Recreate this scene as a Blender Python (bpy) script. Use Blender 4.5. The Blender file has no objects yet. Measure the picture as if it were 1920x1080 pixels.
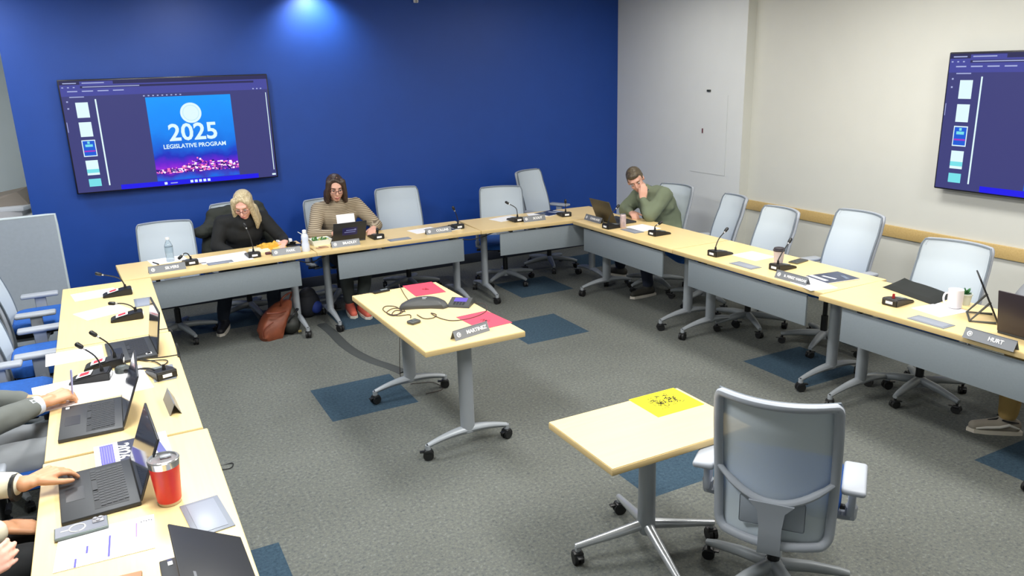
import bpy, bmesh, math, random
from mathutils import Vector, Matrix, Euler, noise
random.seed(7)
SC = bpy.context.scene
COL = SC.collection
PI = math.pi
R_ = math.radians

# ---------------------------------------------------------------- camera
F_PX, CAM_H = 1457.0, 2.2
YAW, PITCH, ROLL = R_(27.5), R_(15.87), R_(1.705)
_fw = Vector((math.sin(YAW)*math.cos(PITCH), math.cos(YAW)*math.cos(PITCH), -math.sin(PITCH)))
_rt = Vector((math.cos(YAW), -math.sin(YAW), 0))
_dn = _fw.cross(_rt)
_r2 = _rt*math.cos(ROLL) + _dn*math.sin(ROLL)
_d2 = -_rt*math.sin(ROLL) + _dn*math.cos(ROLL)
camd = bpy.data.cameras.new('camera')
cam = bpy.data.objects.new('camera', camd)
COL.objects.link(cam)
m3 = Matrix((_r2, -_d2, -_fw)).transposed()
cam.matrix_world = Matrix.Translation((0, 0, CAM_H)) @ m3.to_4x4()
camd.sensor_width = 36.0
camd.lens = F_PX/1920*36.0
camd.clip_start = 0.05
SC.camera = cam

def ray(px, py):
    return _r2*((px-960)/F_PX) + _d2*((py-540)/F_PX) + _fw
def at(px, py, z=.737):
    d = ray(px, py); return Vector((0, 0, CAM_H)) + d*((z-CAM_H)/d.z)
def atY(px, py, y):
    d = ray(px, py); return Vector((0, 0, CAM_H)) + d*(y/d.y)
def atX(px, py, x):
    d = ray(px, py); return Vector((0, 0, CAM_H)) + d*(x/d.x)

# ---------------------------------------------------------------- world, exposure
w = bpy.data.worlds.new('world'); SC.world = w; w.use_nodes = True
w.node_tree.nodes['Background'].inputs[0].default_value = (.75, .85, 1, 1)
w.node_tree.nodes['Background'].inputs[1].default_value = .25
SC.view_settings.view_transform = 'Standard'
SC.view_settings.look = 'None'
SC.view_settings.exposure = 0.0
SC.view_settings.gamma = 1.0
SC.view_settings.use_curve_mapping = False

# ---------------------------------------------------------------- lights of the room (ceiling troffers and wall washers)
CEIL = 3.05
def area(name, x, y, sx, sy, power, col=(1, .97, .92), spread=180):
    l = bpy.data.lights.new(name, 'AREA'); l.shape = 'RECTANGLE'; l.size = sx; l.size_y = sy
    l.energy = power; l.color = col; l.spread = R_(spread)
    o = bpy.data.objects.new(name, l); COL.objects.link(o); o.location = (x, y, CEIL-.045); return o
TROFFERS = [  # x, y, watts
    (0.1, 2.6, 72), (0.1, 5.2, 72), (2.3, 1.6, 72), (2.3, 4.2, 54), (4.5, 1.4, 50), (4.4, 3.9, 42), (4.6, 6.3, 9), (-1.0, 7.2, 26)]
for x, y, p in TROFFERS:
    area('ceiling_lamp', x, y, .55, 1.15, p, (1, .98, .94) if x > 1 else (.96, .985, 1))
def spot(name, x, y, z, tgt, power, ang, blend=.5, col=(1, .98, .95), r=.05):
    l = bpy.data.lights.new(name, 'SPOT'); l.energy = power; l.spot_size = R_(ang); l.spot_blend = blend
    l.color = col; l.shadow_soft_size = r
    o = bpy.data.objects.new(name, l); COL.objects.link(o); o.location = (x, y, z)
    o.rotation_euler = (Vector(tgt)-Vector((x, y, z))).to_track_quat('-Z', 'Y').to_euler(); return o
spot('wall_washer_lamp', 2.06, 7.86, CEIL-.04, (2.06, 8.1, 2.3), 60, 125, .9)
spot('wall_washer_lamp', 0.9, 6.9, CEIL-.05, (0.9, 8.1, 1.9), 30, 95, 1.0)

# ---------------------------------------------------------------- materials
def lin(c):
    return tuple(((v/255)/12.92 if v/255 <= .04045 else ((v/255+.055)/1.055)**2.4) for v in c)
MATS = {}
def mat(name, rgb, rough=.6, metal=0, noise_amt=0, nscale=30, bump=0, bscale=200, emit=0, trans=0, ior=1.45, alpha=None, spec=None, coat=0):
    if name in MATS: return MATS[name]
    m = bpy.data.materials.new(name); m.use_nodes = True; MATS[name] = m
    nt = m.node_tree; b = nt.nodes['Principled BSDF']
    c = lin(rgb)+(1,)
    b.inputs['Base Color'].default_value = c
    b.inputs['Roughness'].default_value = rough
    b.inputs['Metallic'].default_value = metal
    if spec is not None: b.inputs['Specular IOR Level'].default_value = spec
    if coat: b.inputs['Coat Weight'].default_value = coat
    if trans: b.inputs['Transmission Weight'].default_value = trans; b.inputs['IOR'].default_value = ior
    if alpha is not None: b.inputs['Alpha'].default_value = alpha
    if emit: b.inputs['Emission Color'].default_value = c; b.inputs['Emission Strength'].default_value = emit
    if noise_amt or bump:
        tc = nt.nodes.new('ShaderNodeTexCoord')
    if noise_amt:
        n = nt.nodes.new('ShaderNodeTexNoise'); n.inputs['Scale'].default_value = nscale; n.inputs['Detail'].default_value = 4
        r = nt.nodes.new('ShaderNodeValToRGB')
        r.color_ramp.elements[0].position = .3; r.color_ramp.elements[1].position = .7
        r.color_ramp.elements[0].color = tuple(x*(1-noise_amt) for x in c[:3])+(1,)
        r.color_ramp.elements[1].color = tuple(min(1, x*(1+noise_amt)) for x in c[:3])+(1,)
        nt.links.new(tc.outputs['Object'], n.inputs['Vector']); nt.links.new(n.outputs[0], r.inputs[0]); nt.links.new(r.outputs[0], b.inputs['Base Color'])
    if bump:
        n2 = nt.nodes.new('ShaderNodeTexNoise'); n2.inputs['Scale'].default_value = bscale
        bp = nt.nodes.new('ShaderNodeBump'); bp.inputs['Strength'].default_value = bump; bp.inputs['Distance'].default_value = .002
        nt.links.new(tc.outputs['Object'], n2.inputs['Vector']); nt.links.new(n2.outputs[0], bp.inputs['Height']); nt.links.new(bp.outputs[0], b.inputs['Normal'])
    return m

def wood_mat(name, rgb, rgb2, rough=.35):
    m = bpy.data.materials.new(name); m.use_nodes = True; nt = m.node_tree; b = nt.nodes['Principled BSDF']
    tc = nt.nodes.new('ShaderNodeTexCoord'); mp = nt.nodes.new('ShaderNodeMapping'); mp.inputs['Scale'].default_value = (1.2, 26, 26)
    n = nt.nodes.new('ShaderNodeTexNoise'); n.inputs['Scale'].default_value = 3; n.inputs['Detail'].default_value = 6
    r = nt.nodes.new('ShaderNodeValToRGB'); r.color_ramp.elements[0].position = .35; r.color_ramp.elements[1].position = .65
    r.color_ramp.elements[0].color = lin(rgb2)+(1,); r.color_ramp.elements[1].color = lin(rgb)+(1,)
    for a, c in ((tc.outputs['Object'], mp.inputs[0]), (mp.outputs[0], n.inputs['Vector']), (n.outputs[0], r.inputs[0]), (r.outputs[0], b.inputs['Base Color'])): nt.links.new(a, c)
    b.inputs['Roughness'].default_value = rough
    return m

def carpet_mat(name, cols, pos=(.3, .45, .55, .7)):
    m = bpy.data.materials.new(name); m.use_nodes = True; nt = m.node_tree; b = nt.nodes['Principled BSDF']
    tc = nt.nodes.new('ShaderNodeTexCoord')
    n = nt.nodes.new('ShaderNodeTexNoise'); n.inputs['Scale'].default_value = 55; n.inputs['Detail'].default_value = 5; n.inputs['Roughness'].default_value = .75
    r = nt.nodes.new('ShaderNodeValToRGB')
    els = r.color_ramp.elements
    while len(els) < len(cols): els.new(.5)
    for e, p, c in zip(els, pos, cols): e.position = p; e.color = lin(c)+(1,)
    n3 = nt.nodes.new('ShaderNodeTexNoise'); n3.inputs['Scale'].default_value = 1.3
    mx = nt.nodes.new('ShaderNodeMixRGB'); mx.blend_type = 'MULTIPLY'; mx.inputs[0].default_value = .35
    n2 = nt.nodes.new('ShaderNodeTexNoise'); n2.inputs['Scale'].default_value = 260
    bp = nt.nodes.new('ShaderNodeBump'); bp.inputs['Strength'].default_value = .6; bp.inputs['Distance'].default_value = .004
    for a, c in ((tc.outputs['Object'], n.inputs['Vector']), (tc.outputs['Object'], n2.inputs['Vector']), (tc.outputs['Object'], n3.inputs['Vector']), (n.outputs[0], r.inputs[0]),
                 (r.outputs[0], mx.inputs[1]), (n3.outputs[0], mx.inputs[2]), (mx.outputs[0], b.inputs['Base Color']), (n2.outputs[0], bp.inputs['Height']), (bp.outputs[0], b.inputs['Normal'])): nt.links.new(a, c)
    b.inputs['Roughness'].default_value = 1; b.inputs['Specular IOR Level'].default_value = .1
    return m

WOOD = wood_mat('maple_laminate', (238, 211, 152), (234, 206, 147), .34)
EDGE = mat('maple_edge', (205, 180, 128), .5)
STEEL = mat('silver_paint', (158, 164, 170), .4, .25)
PANEL = mat('grey_modesty_panel', (126, 135, 141), .6, 0, .03, 90)
BLACK = mat('black_plastic', (22, 23, 25), .42)
RUBBER = mat('caster_rubber', (16, 17, 18), .6)
CHROME = mat('chrome', (200, 203, 206), .18, .9)
CHAIRG = mat('chair_grey_plastic', (160, 166, 175), .5)
CHAIRD = mat('chair_dark_edge', (110, 120, 130), .5)
SEATB = mat('blue_upholstery', (28, 88, 170), .85, 0, .12, 60, .3)
MESHG = mat('chair_mesh', (192, 203, 211), .75, 0, 0, 1, alpha=.955)
PAPER = mat('white_paper', (246, 246, 248), .7)
WHITE = mat('white_plastic', (238, 238, 238), .35)
GREYPL = mat('grey_outlet', (128, 134, 144), .4)
PLATE = mat('nameplate_grey', (112, 116, 122), .35)
INK = mat('white_ink', (245, 245, 245), .5)
DINK = mat('dark_ink', (40, 40, 60), .7)
RED = mat('sticker_red', (190, 40, 60), .6)

# ---------------------------------------------------------------- mesh building
class B:
    """collects shapes, build() links them as one mesh object"""
    def __init__(s): s.v = []; s.f = []; s.m = []; s.mats = []; s.cur = 0; s.smooth = []
    def use(s, m):
        if m not in s.mats: s.mats.append(m)
        s.cur = s.mats.index(m); return s
    def add(s, vs, fs, smooth=False, M=None):
        o = len(s.v)
        for p in vs:
            p = Vector(p); s.v.append(M @ p if M else p)
        for f in fs: s.f.append([i+o for i in f]); s.m.append(s.cur); s.smooth.append(smooth)
        return s
    def bm(s, bm, smooth=False, M=None):
        bm.verts.ensure_lookup_table(); bm.verts.index_update()
        s.add([v.co.copy() for v in bm.verts], [[v.index for v in f.verts] for f in bm.faces], smooth, M); bm.free(); return s
    def box(s, c, size, bev=0, rot=None, seg=2, M=None):
        bm = bmesh.new(); bmesh.ops.create_cube(bm, size=1)
        for v in bm.verts: v.co = Vector((v.co.x*size[0], v.co.y*size[1], v.co.z*size[2]))
        if bev: bmesh.ops.bevel(bm, geom=bm.edges[:], offset=bev, segments=seg, affect='EDGES', profile=.5)
        T = Matrix.Translation(c)
        if rot: T = T @ Euler(rot).to_matrix().to_4x4()
        return s.bm(bm, bool(bev), (M @ T) if M else T)
    def tube(s, pts, r, n=10, cap=True, smooth_path=0, flat=1.0, up=None):
        pts = [Vector(p) for p in pts]
        rs = r if isinstance(r, (list, tuple)) else [r]*len(pts)
        if smooth_path:
            q = []; qr = []; P = [pts[0]]+pts+[pts[-1]]; Rr = [rs[0]]+list(rs)+[rs[-1]]
            for i in range(1, len(P)-2):
                for k in range(smooth_path):
                    t = k/smooth_path; a, b, c, d = P[i-1], P[i], P[i+1], P[i+2]
                    q.append(.5*((2*b)+(c-a)*t+(2*a-5*b+4*c-d)*t*t+(3*b-3*c+d-a)*t**3)); qr.append(Rr[i]*(1-t)+Rr[i+1]*t)
            q.append(pts[-1]); qr.append(rs[-1]); pts, rs = q, qr
        vs = []; fs = []
        prev = None
        for i, p in enumerate(pts):
            t = (pts[min(i+1, len(pts)-1)]-pts[max(i-1, 0)])
            if t.length < 1e-9: t = Vector((0, 0, 1))
            t.normalize()
            if prev is None:
                a = Vector(up) if up else (Vector((0, 0, 1)) if abs(t.z) < .9 else Vector((1, 0, 0)))
                x = a.cross(t).normalized()
            else:
                x = (prev - t*prev.dot(t)).normalized()
            prev = x; y = t.cross(x)
            for k in range(n):
                an = 2*PI*k/n; vs.append(p+(x*math.cos(an)+y*math.sin(an)*flat)*rs[i])
        for i in range(len(pts)-1):
            for k in range(n): fs.append([i*n+k, i*n+(k+1) % n, (i+1)*n+(k+1) % n, (i+1)*n+k])
        if cap: fs.append(list(range(n))[::-1]); fs.append([(len(pts)-1)*n+k for k in range(n)])
        return s.add(vs, fs, True)
    def lathe(s, prof, c=(0, 0, 0), n=24, M=None, cap=True):
        vs = []; fs = []
        for r, z in prof:
            for k in range(n): a = 2*PI*k/n; vs.append((c[0]+r*math.cos(a), c[1]+r*math.sin(a), c[2]+z))
        for i in range(len(prof)-1):
            for k in range(n): fs.append([i*n+k, i*n+(k+1) % n, (i+1)*n+(k+1) % n, (i+1)*n+k])
        if cap: fs.append(list(range(n))[::-1]); fs.append([(len(prof)-1)*n+k for k in range(n)])
        return s.add(vs, fs, True, M)
    def ell(s, c, r, rot=None, n=14, M=None):
        bm = bmesh.new(); bmesh.ops.create_uvsphere(bm, u_segments=n, v_segments=max(6, n*2//3), radius=1)
        T = Matrix.Translation(c)
        if rot is not None: T = T @ (rot.to_4x4() if isinstance(rot, Matrix) else Euler(rot).to_matrix().to_4x4())
        T = T @ Matrix.Diagonal((r[0], r[1], r[2], 1))
        return s.bm(bm, True, (M @ T) if M else T)
    def cap(s, a, ra, b, rb, n=12):
        a = Vector(a); b = Vector(b); s.ell(a, (ra,)*3, n=n); s.ell(b, (rb,)*3, n=n)
        if (b-a).length > 1e-4: s.tube([a, b], [ra, rb], n)
        return s
    def prism(s, poly, z0, z1, M=None, smooth=False):
        n = len(poly)
        vs = [(x, y, z0) for x, y in poly]+[(x, y, z1) for x, y in poly]
        fs = [list(range(n))[::-1], [n+i for i in range(n)]]+[[i, (i+1) % n, n+(i+1) % n, n+i] for i in range(n)]
        return s.add(vs, fs, smooth, M)
    def build(s, name, m=None, parent=None, **kw):
        me = bpy.data.meshes.new(name)
        me.from_pydata([tuple(v) for v in s.v], [], s.f)
        for x in (s.mats if s.mats else [m]): me.materials.append(x)
        if s.mats: me.polygons.foreach_set('material_index', s.m)
        me.polygons.foreach_set('use_smooth', s.smooth)
        me.update()
        bm = bmesh.new(); bm.from_mesh(me); bmesh.ops.recalc_face_normals(bm, faces=bm.faces[:]); bm.to_mesh(me); bm.free()
        try: me.set_sharp_from_angle(angle=R_(38))
        except Exception: pass
        o = bpy.data.objects.new(name, me); COL.objects.link(o)
        if parent: o.parent = parent
        for k, v in kw.items(): o[k] = v
        return o

def thing(name, label, cat, loc=(0, 0, 0), rz=0, group=None):
    o = bpy.data.objects.new(name, None); COL.objects.link(o); o.empty_display_size = .1
    o.location = loc; o.rotation_euler = (0, 0, rz); o['label'] = label; o['category'] = cat
    if group: o['group'] = group
    return o
def tag(o, label, cat, group=None, kind=None):
    o['label'] = label; o['category'] = cat
    if group: o['group'] = group
    if kind: o['kind'] = kind
    return o
def kids(o): return [c for c in COL.objects if c.parent == o]
def dup(root, loc, rz, label=None):
    r = root.copy(); COL.objects.link(r); r.location = loc; r.rotation_euler = (0, 0, rz)
    if label: r['label'] = label
    for ch in kids(root):
        c = ch.copy(); COL.objects.link(c); c.parent = r
        for g in kids(ch):
            d = g.copy(); COL.objects.link(d); d.parent = c
    return r
def struct(name, b, m=None):
    o = b.build(name, m); o['kind'] = 'structure'; return o
def text(name, s, size, m, parent, M, bold=.0, ext=.0006, align='CENTER', sx=1):
    cu = bpy.data.curves.new('tmp', 'FONT'); cu.body = s; cu.size = size; cu.extrude = ext; cu.offset = bold*size
    cu.align_x = align; cu.align_y = 'CENTER'; cu.resolution_u = 3
    t = bpy.data.objects.new('tmp', cu); COL.objects.link(t)
    dg = bpy.context.evaluated_depsgraph_get(); me = bpy.data.meshes.new_from_object(t.evaluated_get(dg))
    bpy.data.objects.remove(t)
    me.transform(M @ Matrix.Diagonal((sx, 1, 1, 1))); me.materials.clear(); me.materials.append(m)
    o = bpy.data.objects.new(name, me); COL.objects.link(o)
    if parent: o.parent = parent
    return o
def frame(o, x, y):
    """matrix with origin o, local x and y axes, z = x cross y"""
    x = Vector(x).normalized(); y = Vector(y).normalized(); z = x.cross(y)
    m = Matrix((x, y, z)).transposed().to_4x4(); m.translation = Vector(o); return m

# ---------------------------------------------------------------- floor, walls, ceiling
YB, XW, XR, YJ = 8.1, 5.76, 5.87, 5.95
SOUTH, WEST = -3.0, -3.6
carpet = carpet_mat('grey_carpet', [(76, 80, 80), (104, 108, 106), (112, 114, 107), (134, 139, 141)])
bcarpet = carpet_mat('blue_carpet', [(48, 64, 78), (58, 77, 92), (62, 82, 97), (74, 95, 110)])
gx0, gy0, T = 1.09, 4.69, .6
blue = {(0, 0), (3, 1), (5, -2), (2, -3), (-2, -3), (5, -5), (4, 3), (6, 4), (-1, 4), (1, 3), (-3, 1), (0, -6), (3, -7)}
b = B()
for i in range(-8, 10):
    for j in range(-13, 9):
        b.use(bcarpet if (i, j) in blue else carpet)
        x0 = gx0+i*T; y0 = gy0+j*T
        b.add([(x0, y0, 0), (x0+T, y0, 0), (x0+T, y0+T, 0), (x0, y0+T, 0)], [[0, 1, 2, 3]])
struct('floor', b)
BLUEW = mat('blue_wall_paint', (18, 68, 156), .5, 0, .03, 6, .12, 400)
GREYW = mat('pale_grey_paint', (222, 226, 226), .75, 0, .01, 5, .1, 300)
BEIGEW = mat('beige_paint', (209, 210, 203), .75, 0, .01, 5, .1, 300)
b = B().box(((-.6+XW+.1)/2, YB+.06, CEIL/2), (XW+.1+.6, .12, CEIL)); struct('wall_blue', b, BLUEW)
b = B().box((XW+.15, (YJ+YB+.12)/2, CEIL/2), (.3, YB+.12-YJ, CEIL)); struct('wall_grey', b, GREYW)
b = B().box(((XW+XR)/2+.1, YJ-.003, CEIL/2), (XR-XW+.2, .006, CEIL)); struct('wall_return', b, BEIGEW)
b = B().box((XR+.1, (YJ+SOUTH)/2, CEIL/2), (.2, YJ-SOUTH, CEIL)); struct('wall_right', b, BEIGEW)
b = B().box((-.9-.05, 9.9, CEIL/2), (5.3, .1, CEIL)); struct('wall_alcove', b, mat('cool_white_paint', (214, 224, 228), .8, 0, .01, 5))
b = B().box((-.6+.06, 9.0, CEIL/2), (.12, 1.7, CEIL)); struct('wall_alcove_side', b, mat('cool_white_paint', (214, 224, 228)))
b = B().box((WEST, (SOUTH+9.9)/2, CEIL/2), (.1, 9.9-SOUTH, CEIL)); struct('wall_left', b, GREYW)
b = B().box(((WEST+XR)/2, SOUTH, CEIL/2), (XR-WEST, .1, CEIL)); struct('wall_back', b, GREYW)
CEILM = mat('ceiling_tile', (226, 226, 222), .9)
b = B().box(((WEST+XR)/2+.1, (SOUTH+9.9)/2, CEIL+.05), (XR-WEST+.4, 10-SOUTH, .1)); struct('ceiling', b, CEILM)
BASE = mat('dark_baseboard', (38, 44, 58), .6)
b = B().box(((-.6+XW)/2, YB-.008, .055), (XW+.6, .016, .11), .003); struct('baseboard_blue', b, BASE)
b = B().box((XW-.008, (YJ+YB)/2, .055), (.016, YB-YJ-.02, .11), .003).box((XR-.008, (YJ+SOUTH)/2, .055), (.016, YJ-SOUTH, .11), .003); struct('baseboard_right', b, mat('grey_baseboard', (120, 124, 120), .6))
b = B().box((XR-.011, (YJ+SOUTH)/2, .765), (.022, YJ-SOUTH-.01, .098), .004); struct('trim_1', b, wood_mat('chair_rail_wood', (206, 178, 120), (196, 166, 108), .4))

# access panel, thermostat-like plates on the grey wall
t = thing('access_panel', 'flush painted access panel low outline on the pale grey wall', 'panel', (XW, 6.42, 1.04))
B().box((-.0008, 0, .41), (.0016, .5, .82)).build('panel_face', GREYW, t)
e = B()
e.box((-.0014, -.25, .41), (.0028, .004, .82))
e.box((-.0016, .02, 0), (.0032, .54, .005))
e.build('panel_frame', mat('panel_seam', (196, 200, 200), .7), t)
t = thing('wall_sensor', 'small dark rectangular sensor on the pale grey wall above the access panel', 'sensor', atX(1330, 170, XW))
B().box((-.007, 0, 0), (.014, .055, .022), .004).build('sensor_case', mat('sensor_dark', (60, 66, 62), .5), t); B().box((-.015, 0, 0), (.004, .012, .008)).build('sensor_window', BLACK, t)
t = thing('panel_latch', 'tiny upright dark red latch at the edge of the access panel', 'latch', atX(1318, 245, XW))
B().box((-.008, 0, 0), (.012, .011, .05), .003).build('latch_case', mat('dark_red', (96, 40, 56), .5), t)
t = thing('motion_sensor', 'small white motion sensor high on the blue wall', 'sensor', atY(778, 1, YB))
B().box((0, -.02, 0), (.05, .04, .05), .01).build('sensor_case', WHITE, t); B().ell((0, -.04, -.01), (.014, .01, .014)).build('sensor_lens', mat('lens_grey', (170, 170, 170), .2), t)

# ceiling light fixtures
fx = None
for i, (x, y, p) in enumerate(TROFFERS):
    if fx is None:
        fx = thing('ceiling_light', 'long recessed ceiling light panel', 'ceiling light', (x, y, CEIL), 0, 'recessed ceiling lights over the tables')
        e = B()
        for sx in (-1, 1): e.box((sx*.29, 0, -.012), (.02, 1.2, .024), .003)
        for sy in (-1, 1): e.box((0, sy*.59, -.012), (.6, .02, .024), .003)
        e.build('fixture_frame', WHITE, fx)
        B().box((0, 0, -.008), (.56, 1.16, .012)).build('diffuser', mat('lamp_diffuser', (255, 250, 240), .5, emit=3), fx)
    else: dup(fx, (x, y, CEIL), 0)

# ---------------------------------------------------------------- tables
TH = .737
def make_caster(s=1.0):
    """brake caster, origin at floor under the stem"""
    e = B().use(RUBBER)
    for sx in (-.013, .013): e.tube([(sx-.009, 0, .031), (sx+.009, 0, .031)], [.031, .031], 18)
    e.use(BLACK).box((0, 0, .052), (.05, .045, .022), .008).tube([(0, 0, .05), (0, 0, .095)], .009, 8)
    e.box((0, .036, .05), (.026, .03, .008), .003)
    return e
def table(L, D, label, loc, rz, panel=None, inset=.14, group=None, foot=.29, sides=1):
    """top with its long side along local x, room side at local -y"""
    t = thing('training_table', label, 'table', loc, rz, group)
    e = B().box((0, 0, TH-.002), (L-.006, D-.006, .004)); e.build('table_top', WOOD, t)
    B().box((0, 0, TH-.018), (L, D, .031), .0025).build('edge_band', EDGE, t)
    for sx in (-1, 1):
        x = sx*(L/2-inset)
        e = B()
        prof = [(.042*math.cos(a), .028*math.sin(a)) for a in [2*PI*k/20 for k in range(20)]]
        e.prism([(px*.75+x, py*1.6) for px, py in prof], .115, TH-.04, smooth=True)
        e.box((x, 0, TH-.045), (.09, .4, .022), .006)
        e.build('leg_column', STEEL, t)
        e = B()
        pts = []
        n = 14
        for k in range(n+1):
            u = -1+2*k/n; pts.append((x, u*foot, .128-.04*u*u))
        e.tube(pts, [.016+.016*(1-abs(-1+2*k/n)) for k in range(n+1)], 10, flat=.9)
        for u in (-1, 1): e.tube([(x, u*foot, .092), (x, u*foot, .064)], .017, 10)
        f = e.build('leg_foot', STEEL, t)
        for u in (-1, 1):
            c = make_caster(); o = c.build('caster', None, f); o.location = (x, u*foot, 0); o.rotation_euler = (0, 0, .4*u*sx)
    if panel:
        x0, x1, z0 = panel
        e = B().box(((x0+x1)/2, -D/2+.035, (z0+TH-.055)/2), (x1-x0, .014, TH-.055-z0), .002); e.build('modesty_panel', PANEL, t)
        e = B()
        for x in (x0+.12, x1-.12): e.box((x, -D/2+.09, TH-.045), (.03, .12, .02), .002)
        e.build('panel_bracket', BLACK, t)
    return t
TG = 'grey legged maple training tables in the square'
PN = (-.62, .62, .465)
def frm(x0, y0, x1, y1, D=.61, L=1.52):
    """table centre and rotation from the room side edge start (x0,y0) heading to (x1,y1)"""
    a = math.atan2(y1-y0, x1-x0); d = Vector((math.cos(a), math.sin(a), 0)); n = Vector((-d.y, d.x, 0))
    c = Vector((x0, y0, 0))+d*L/2+n*D/2
    return (c.x, c.y, 0), a
l, a = frm(.02, 6.372, 1.50, 6.452, .6, 1.49); table(1.49, .6, 'maple training table under the woman in black, joining the table row at her side', l, a, (-.62, .6, .465))
l, a = frm(1.51, 6.455, 3.06, 6.45, .6, 1.54); table(1.54, .6, 'maple training table with the open black laptop and the striped-shirt woman behind it', l, a, (-.59, .6, .465))
l, a = frm(3.052, 6.445, 4.001, 6.388, .6, 1.5); table(1.5, .6, 'maple training table in the corner where the blue wall row meets the other row', l, a, (-.55, .62, .465))
l, a = frm(4.0, 6.355, 4.0, 4.84, .61, 1.505); table(1.505, .61, 'maple training table where the man in the green sweater leans', l, a, (-.6, .6, .465))
l, a = frm(4.0, 4.845, 4.0, 3.33, .61, 1.515); table(1.515, .61, 'maple training table with the paper coffee cup and dark brochure', l, a, (-.59, .6, .465))
l, a = frm(3.945, 3.32, 3.98, 1.8, .61, 1.52); table(1.52, .61, 'maple training table with the HURT nameplate and white mug', l, a, (-.6, .65, .465))
l, a = frm(.235, 3.35, .215, 4.86, .6, 1.5); l1 = frm(.215, 4.865, .2, 6.355, .585, 1.49); l3 = frm(.245, 1.83, .235, 3.33, .61, 1.5)
# the row on the other side: room side is +x
def west_row(y0, y1, xr, D, label):
    return table(y1-y0-.006, D, label, (xr-D/2, (y0+y1)/2, 0), PI/2, None)
def flip(t): t.rotation_euler = (0, 0, PI/2)
t = west_row(4.87, 6.36, .212, .59, 'bright maple training table at the far end of the laptop row, two microphones on it')
t = west_row(3.36, 4.87, .222, .60, 'bright maple training table with the pen-holding hand and a laptop on it')
t = west_row(1.83, 3.35, .238, .62, 'bright maple training table with the red tumbler on it')
for o in list(COL.objects):
    if o.name.startswith('training_table') and o.location.x < .5 and abs(o.rotation_euler.z-PI/2) < .01:
        e = B().box((0, -.3+.035, (.465+TH-.055)/2), (1.22, .014, TH-.055-.465), .002); e.build('modesty_panel', PANEL, o)
t = table(1.29, .62, 'narrow maple table standing alone inside the square, conference phone on it', (1.695, 4.36, 0), PI/2+.015, None, .18, None, .26)
# small square table with the X base
sq = thing('side_table', 'low small maple table on a four-armed silver base, yellow sheet on it', 'table', (1.985, 2.535, 0))
SQH = .65
B().box((0, 0, SQH-.002), (.735, .495, .004)).build('table_top', WOOD, sq)
B().box((0, 0, SQH-.018), (.741, .501, .031), .005).build('edge_band', EDGE, sq)
B().lathe([(.03, .1), (.042, .13), (.04, .3), (.037, SQH-.05), (.1, SQH-.045), (.1, SQH-.034)], n=24).build('leg_column', STEEL, sq)
for k in range(4):
    a = R_(166+90*k); d = Vector((math.cos(a), math.sin(a), 0))
    e = B().tube([d*.02+Vector((0, 0, .145)), d*.15+Vector((0, 0, .12)), d*.345+Vector((0, 0, .088))], [.026, .022, .015], 10).tube([d*.335+Vector((0, 0, .09)), d*.335+Vector((0, 0, .065))], .014, 8)
    f = e.build('base_arm', mat('bright_silver', (190, 194, 198), .28, .6), sq)
    c = make_caster().build('caster', None, f); c.location = d*.335; c.rotation_euler = (0, 0, a)

# ---------------------------------------------------------------- office chairs
def back_pt(u, v, off=0):
    """point on the curved chair back, u -1..1 across, v 0..1 up"""
    W = .216+.010*math.sin(v*PI*.8)-.006*v
    lum = .035*math.sin(min(1, v*1.25)*PI)
    y = -.215-.13*v**1.3 + lum*.6 + .075*u*u + off
    return Vector((u*W, y, .345+.655*v))
def UV(v):
    t = max(0, (v-.9)/.1, (.12-v)/.12); return 1-.06*min(1, t)**3
def rounded(n=10, cr=.075):
    """closed loop of (u, v) round the back outline with soft corners"""
    pts = []
    for (cu, cv, a0) in ((1-cr, 1-cr*.7, 0), (-1+cr, 1-cr*.7, 90), (-1+cr*2.2, cr*1.1, 180), (1-cr*2.2, cr*1.1, 270)):
        rr = cr if cv > .5 else cr*2.2
        rv = cr*.7 if cv > .5 else cr*1.1
        for k in range(n//2+1):
            a = R_(a0+90*k/(n//2)); pts.append((cu+rr*math.cos(a), cv+rv*math.sin(a)))
    out = []
    for i, a in enumerate(pts):
        b_ = pts[(i+1) % len(pts)]; out.append(a); d = math.hypot(b_[0]-a[0], (b_[1]-a[1])*3)
        for k in range(1, int(d/.22)+1): f = k/(int(d/.22)+1); out.append((a[0]*(1-f)+b_[0]*f, a[1]*(1-f)+b_[1]*f))
    return out
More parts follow.
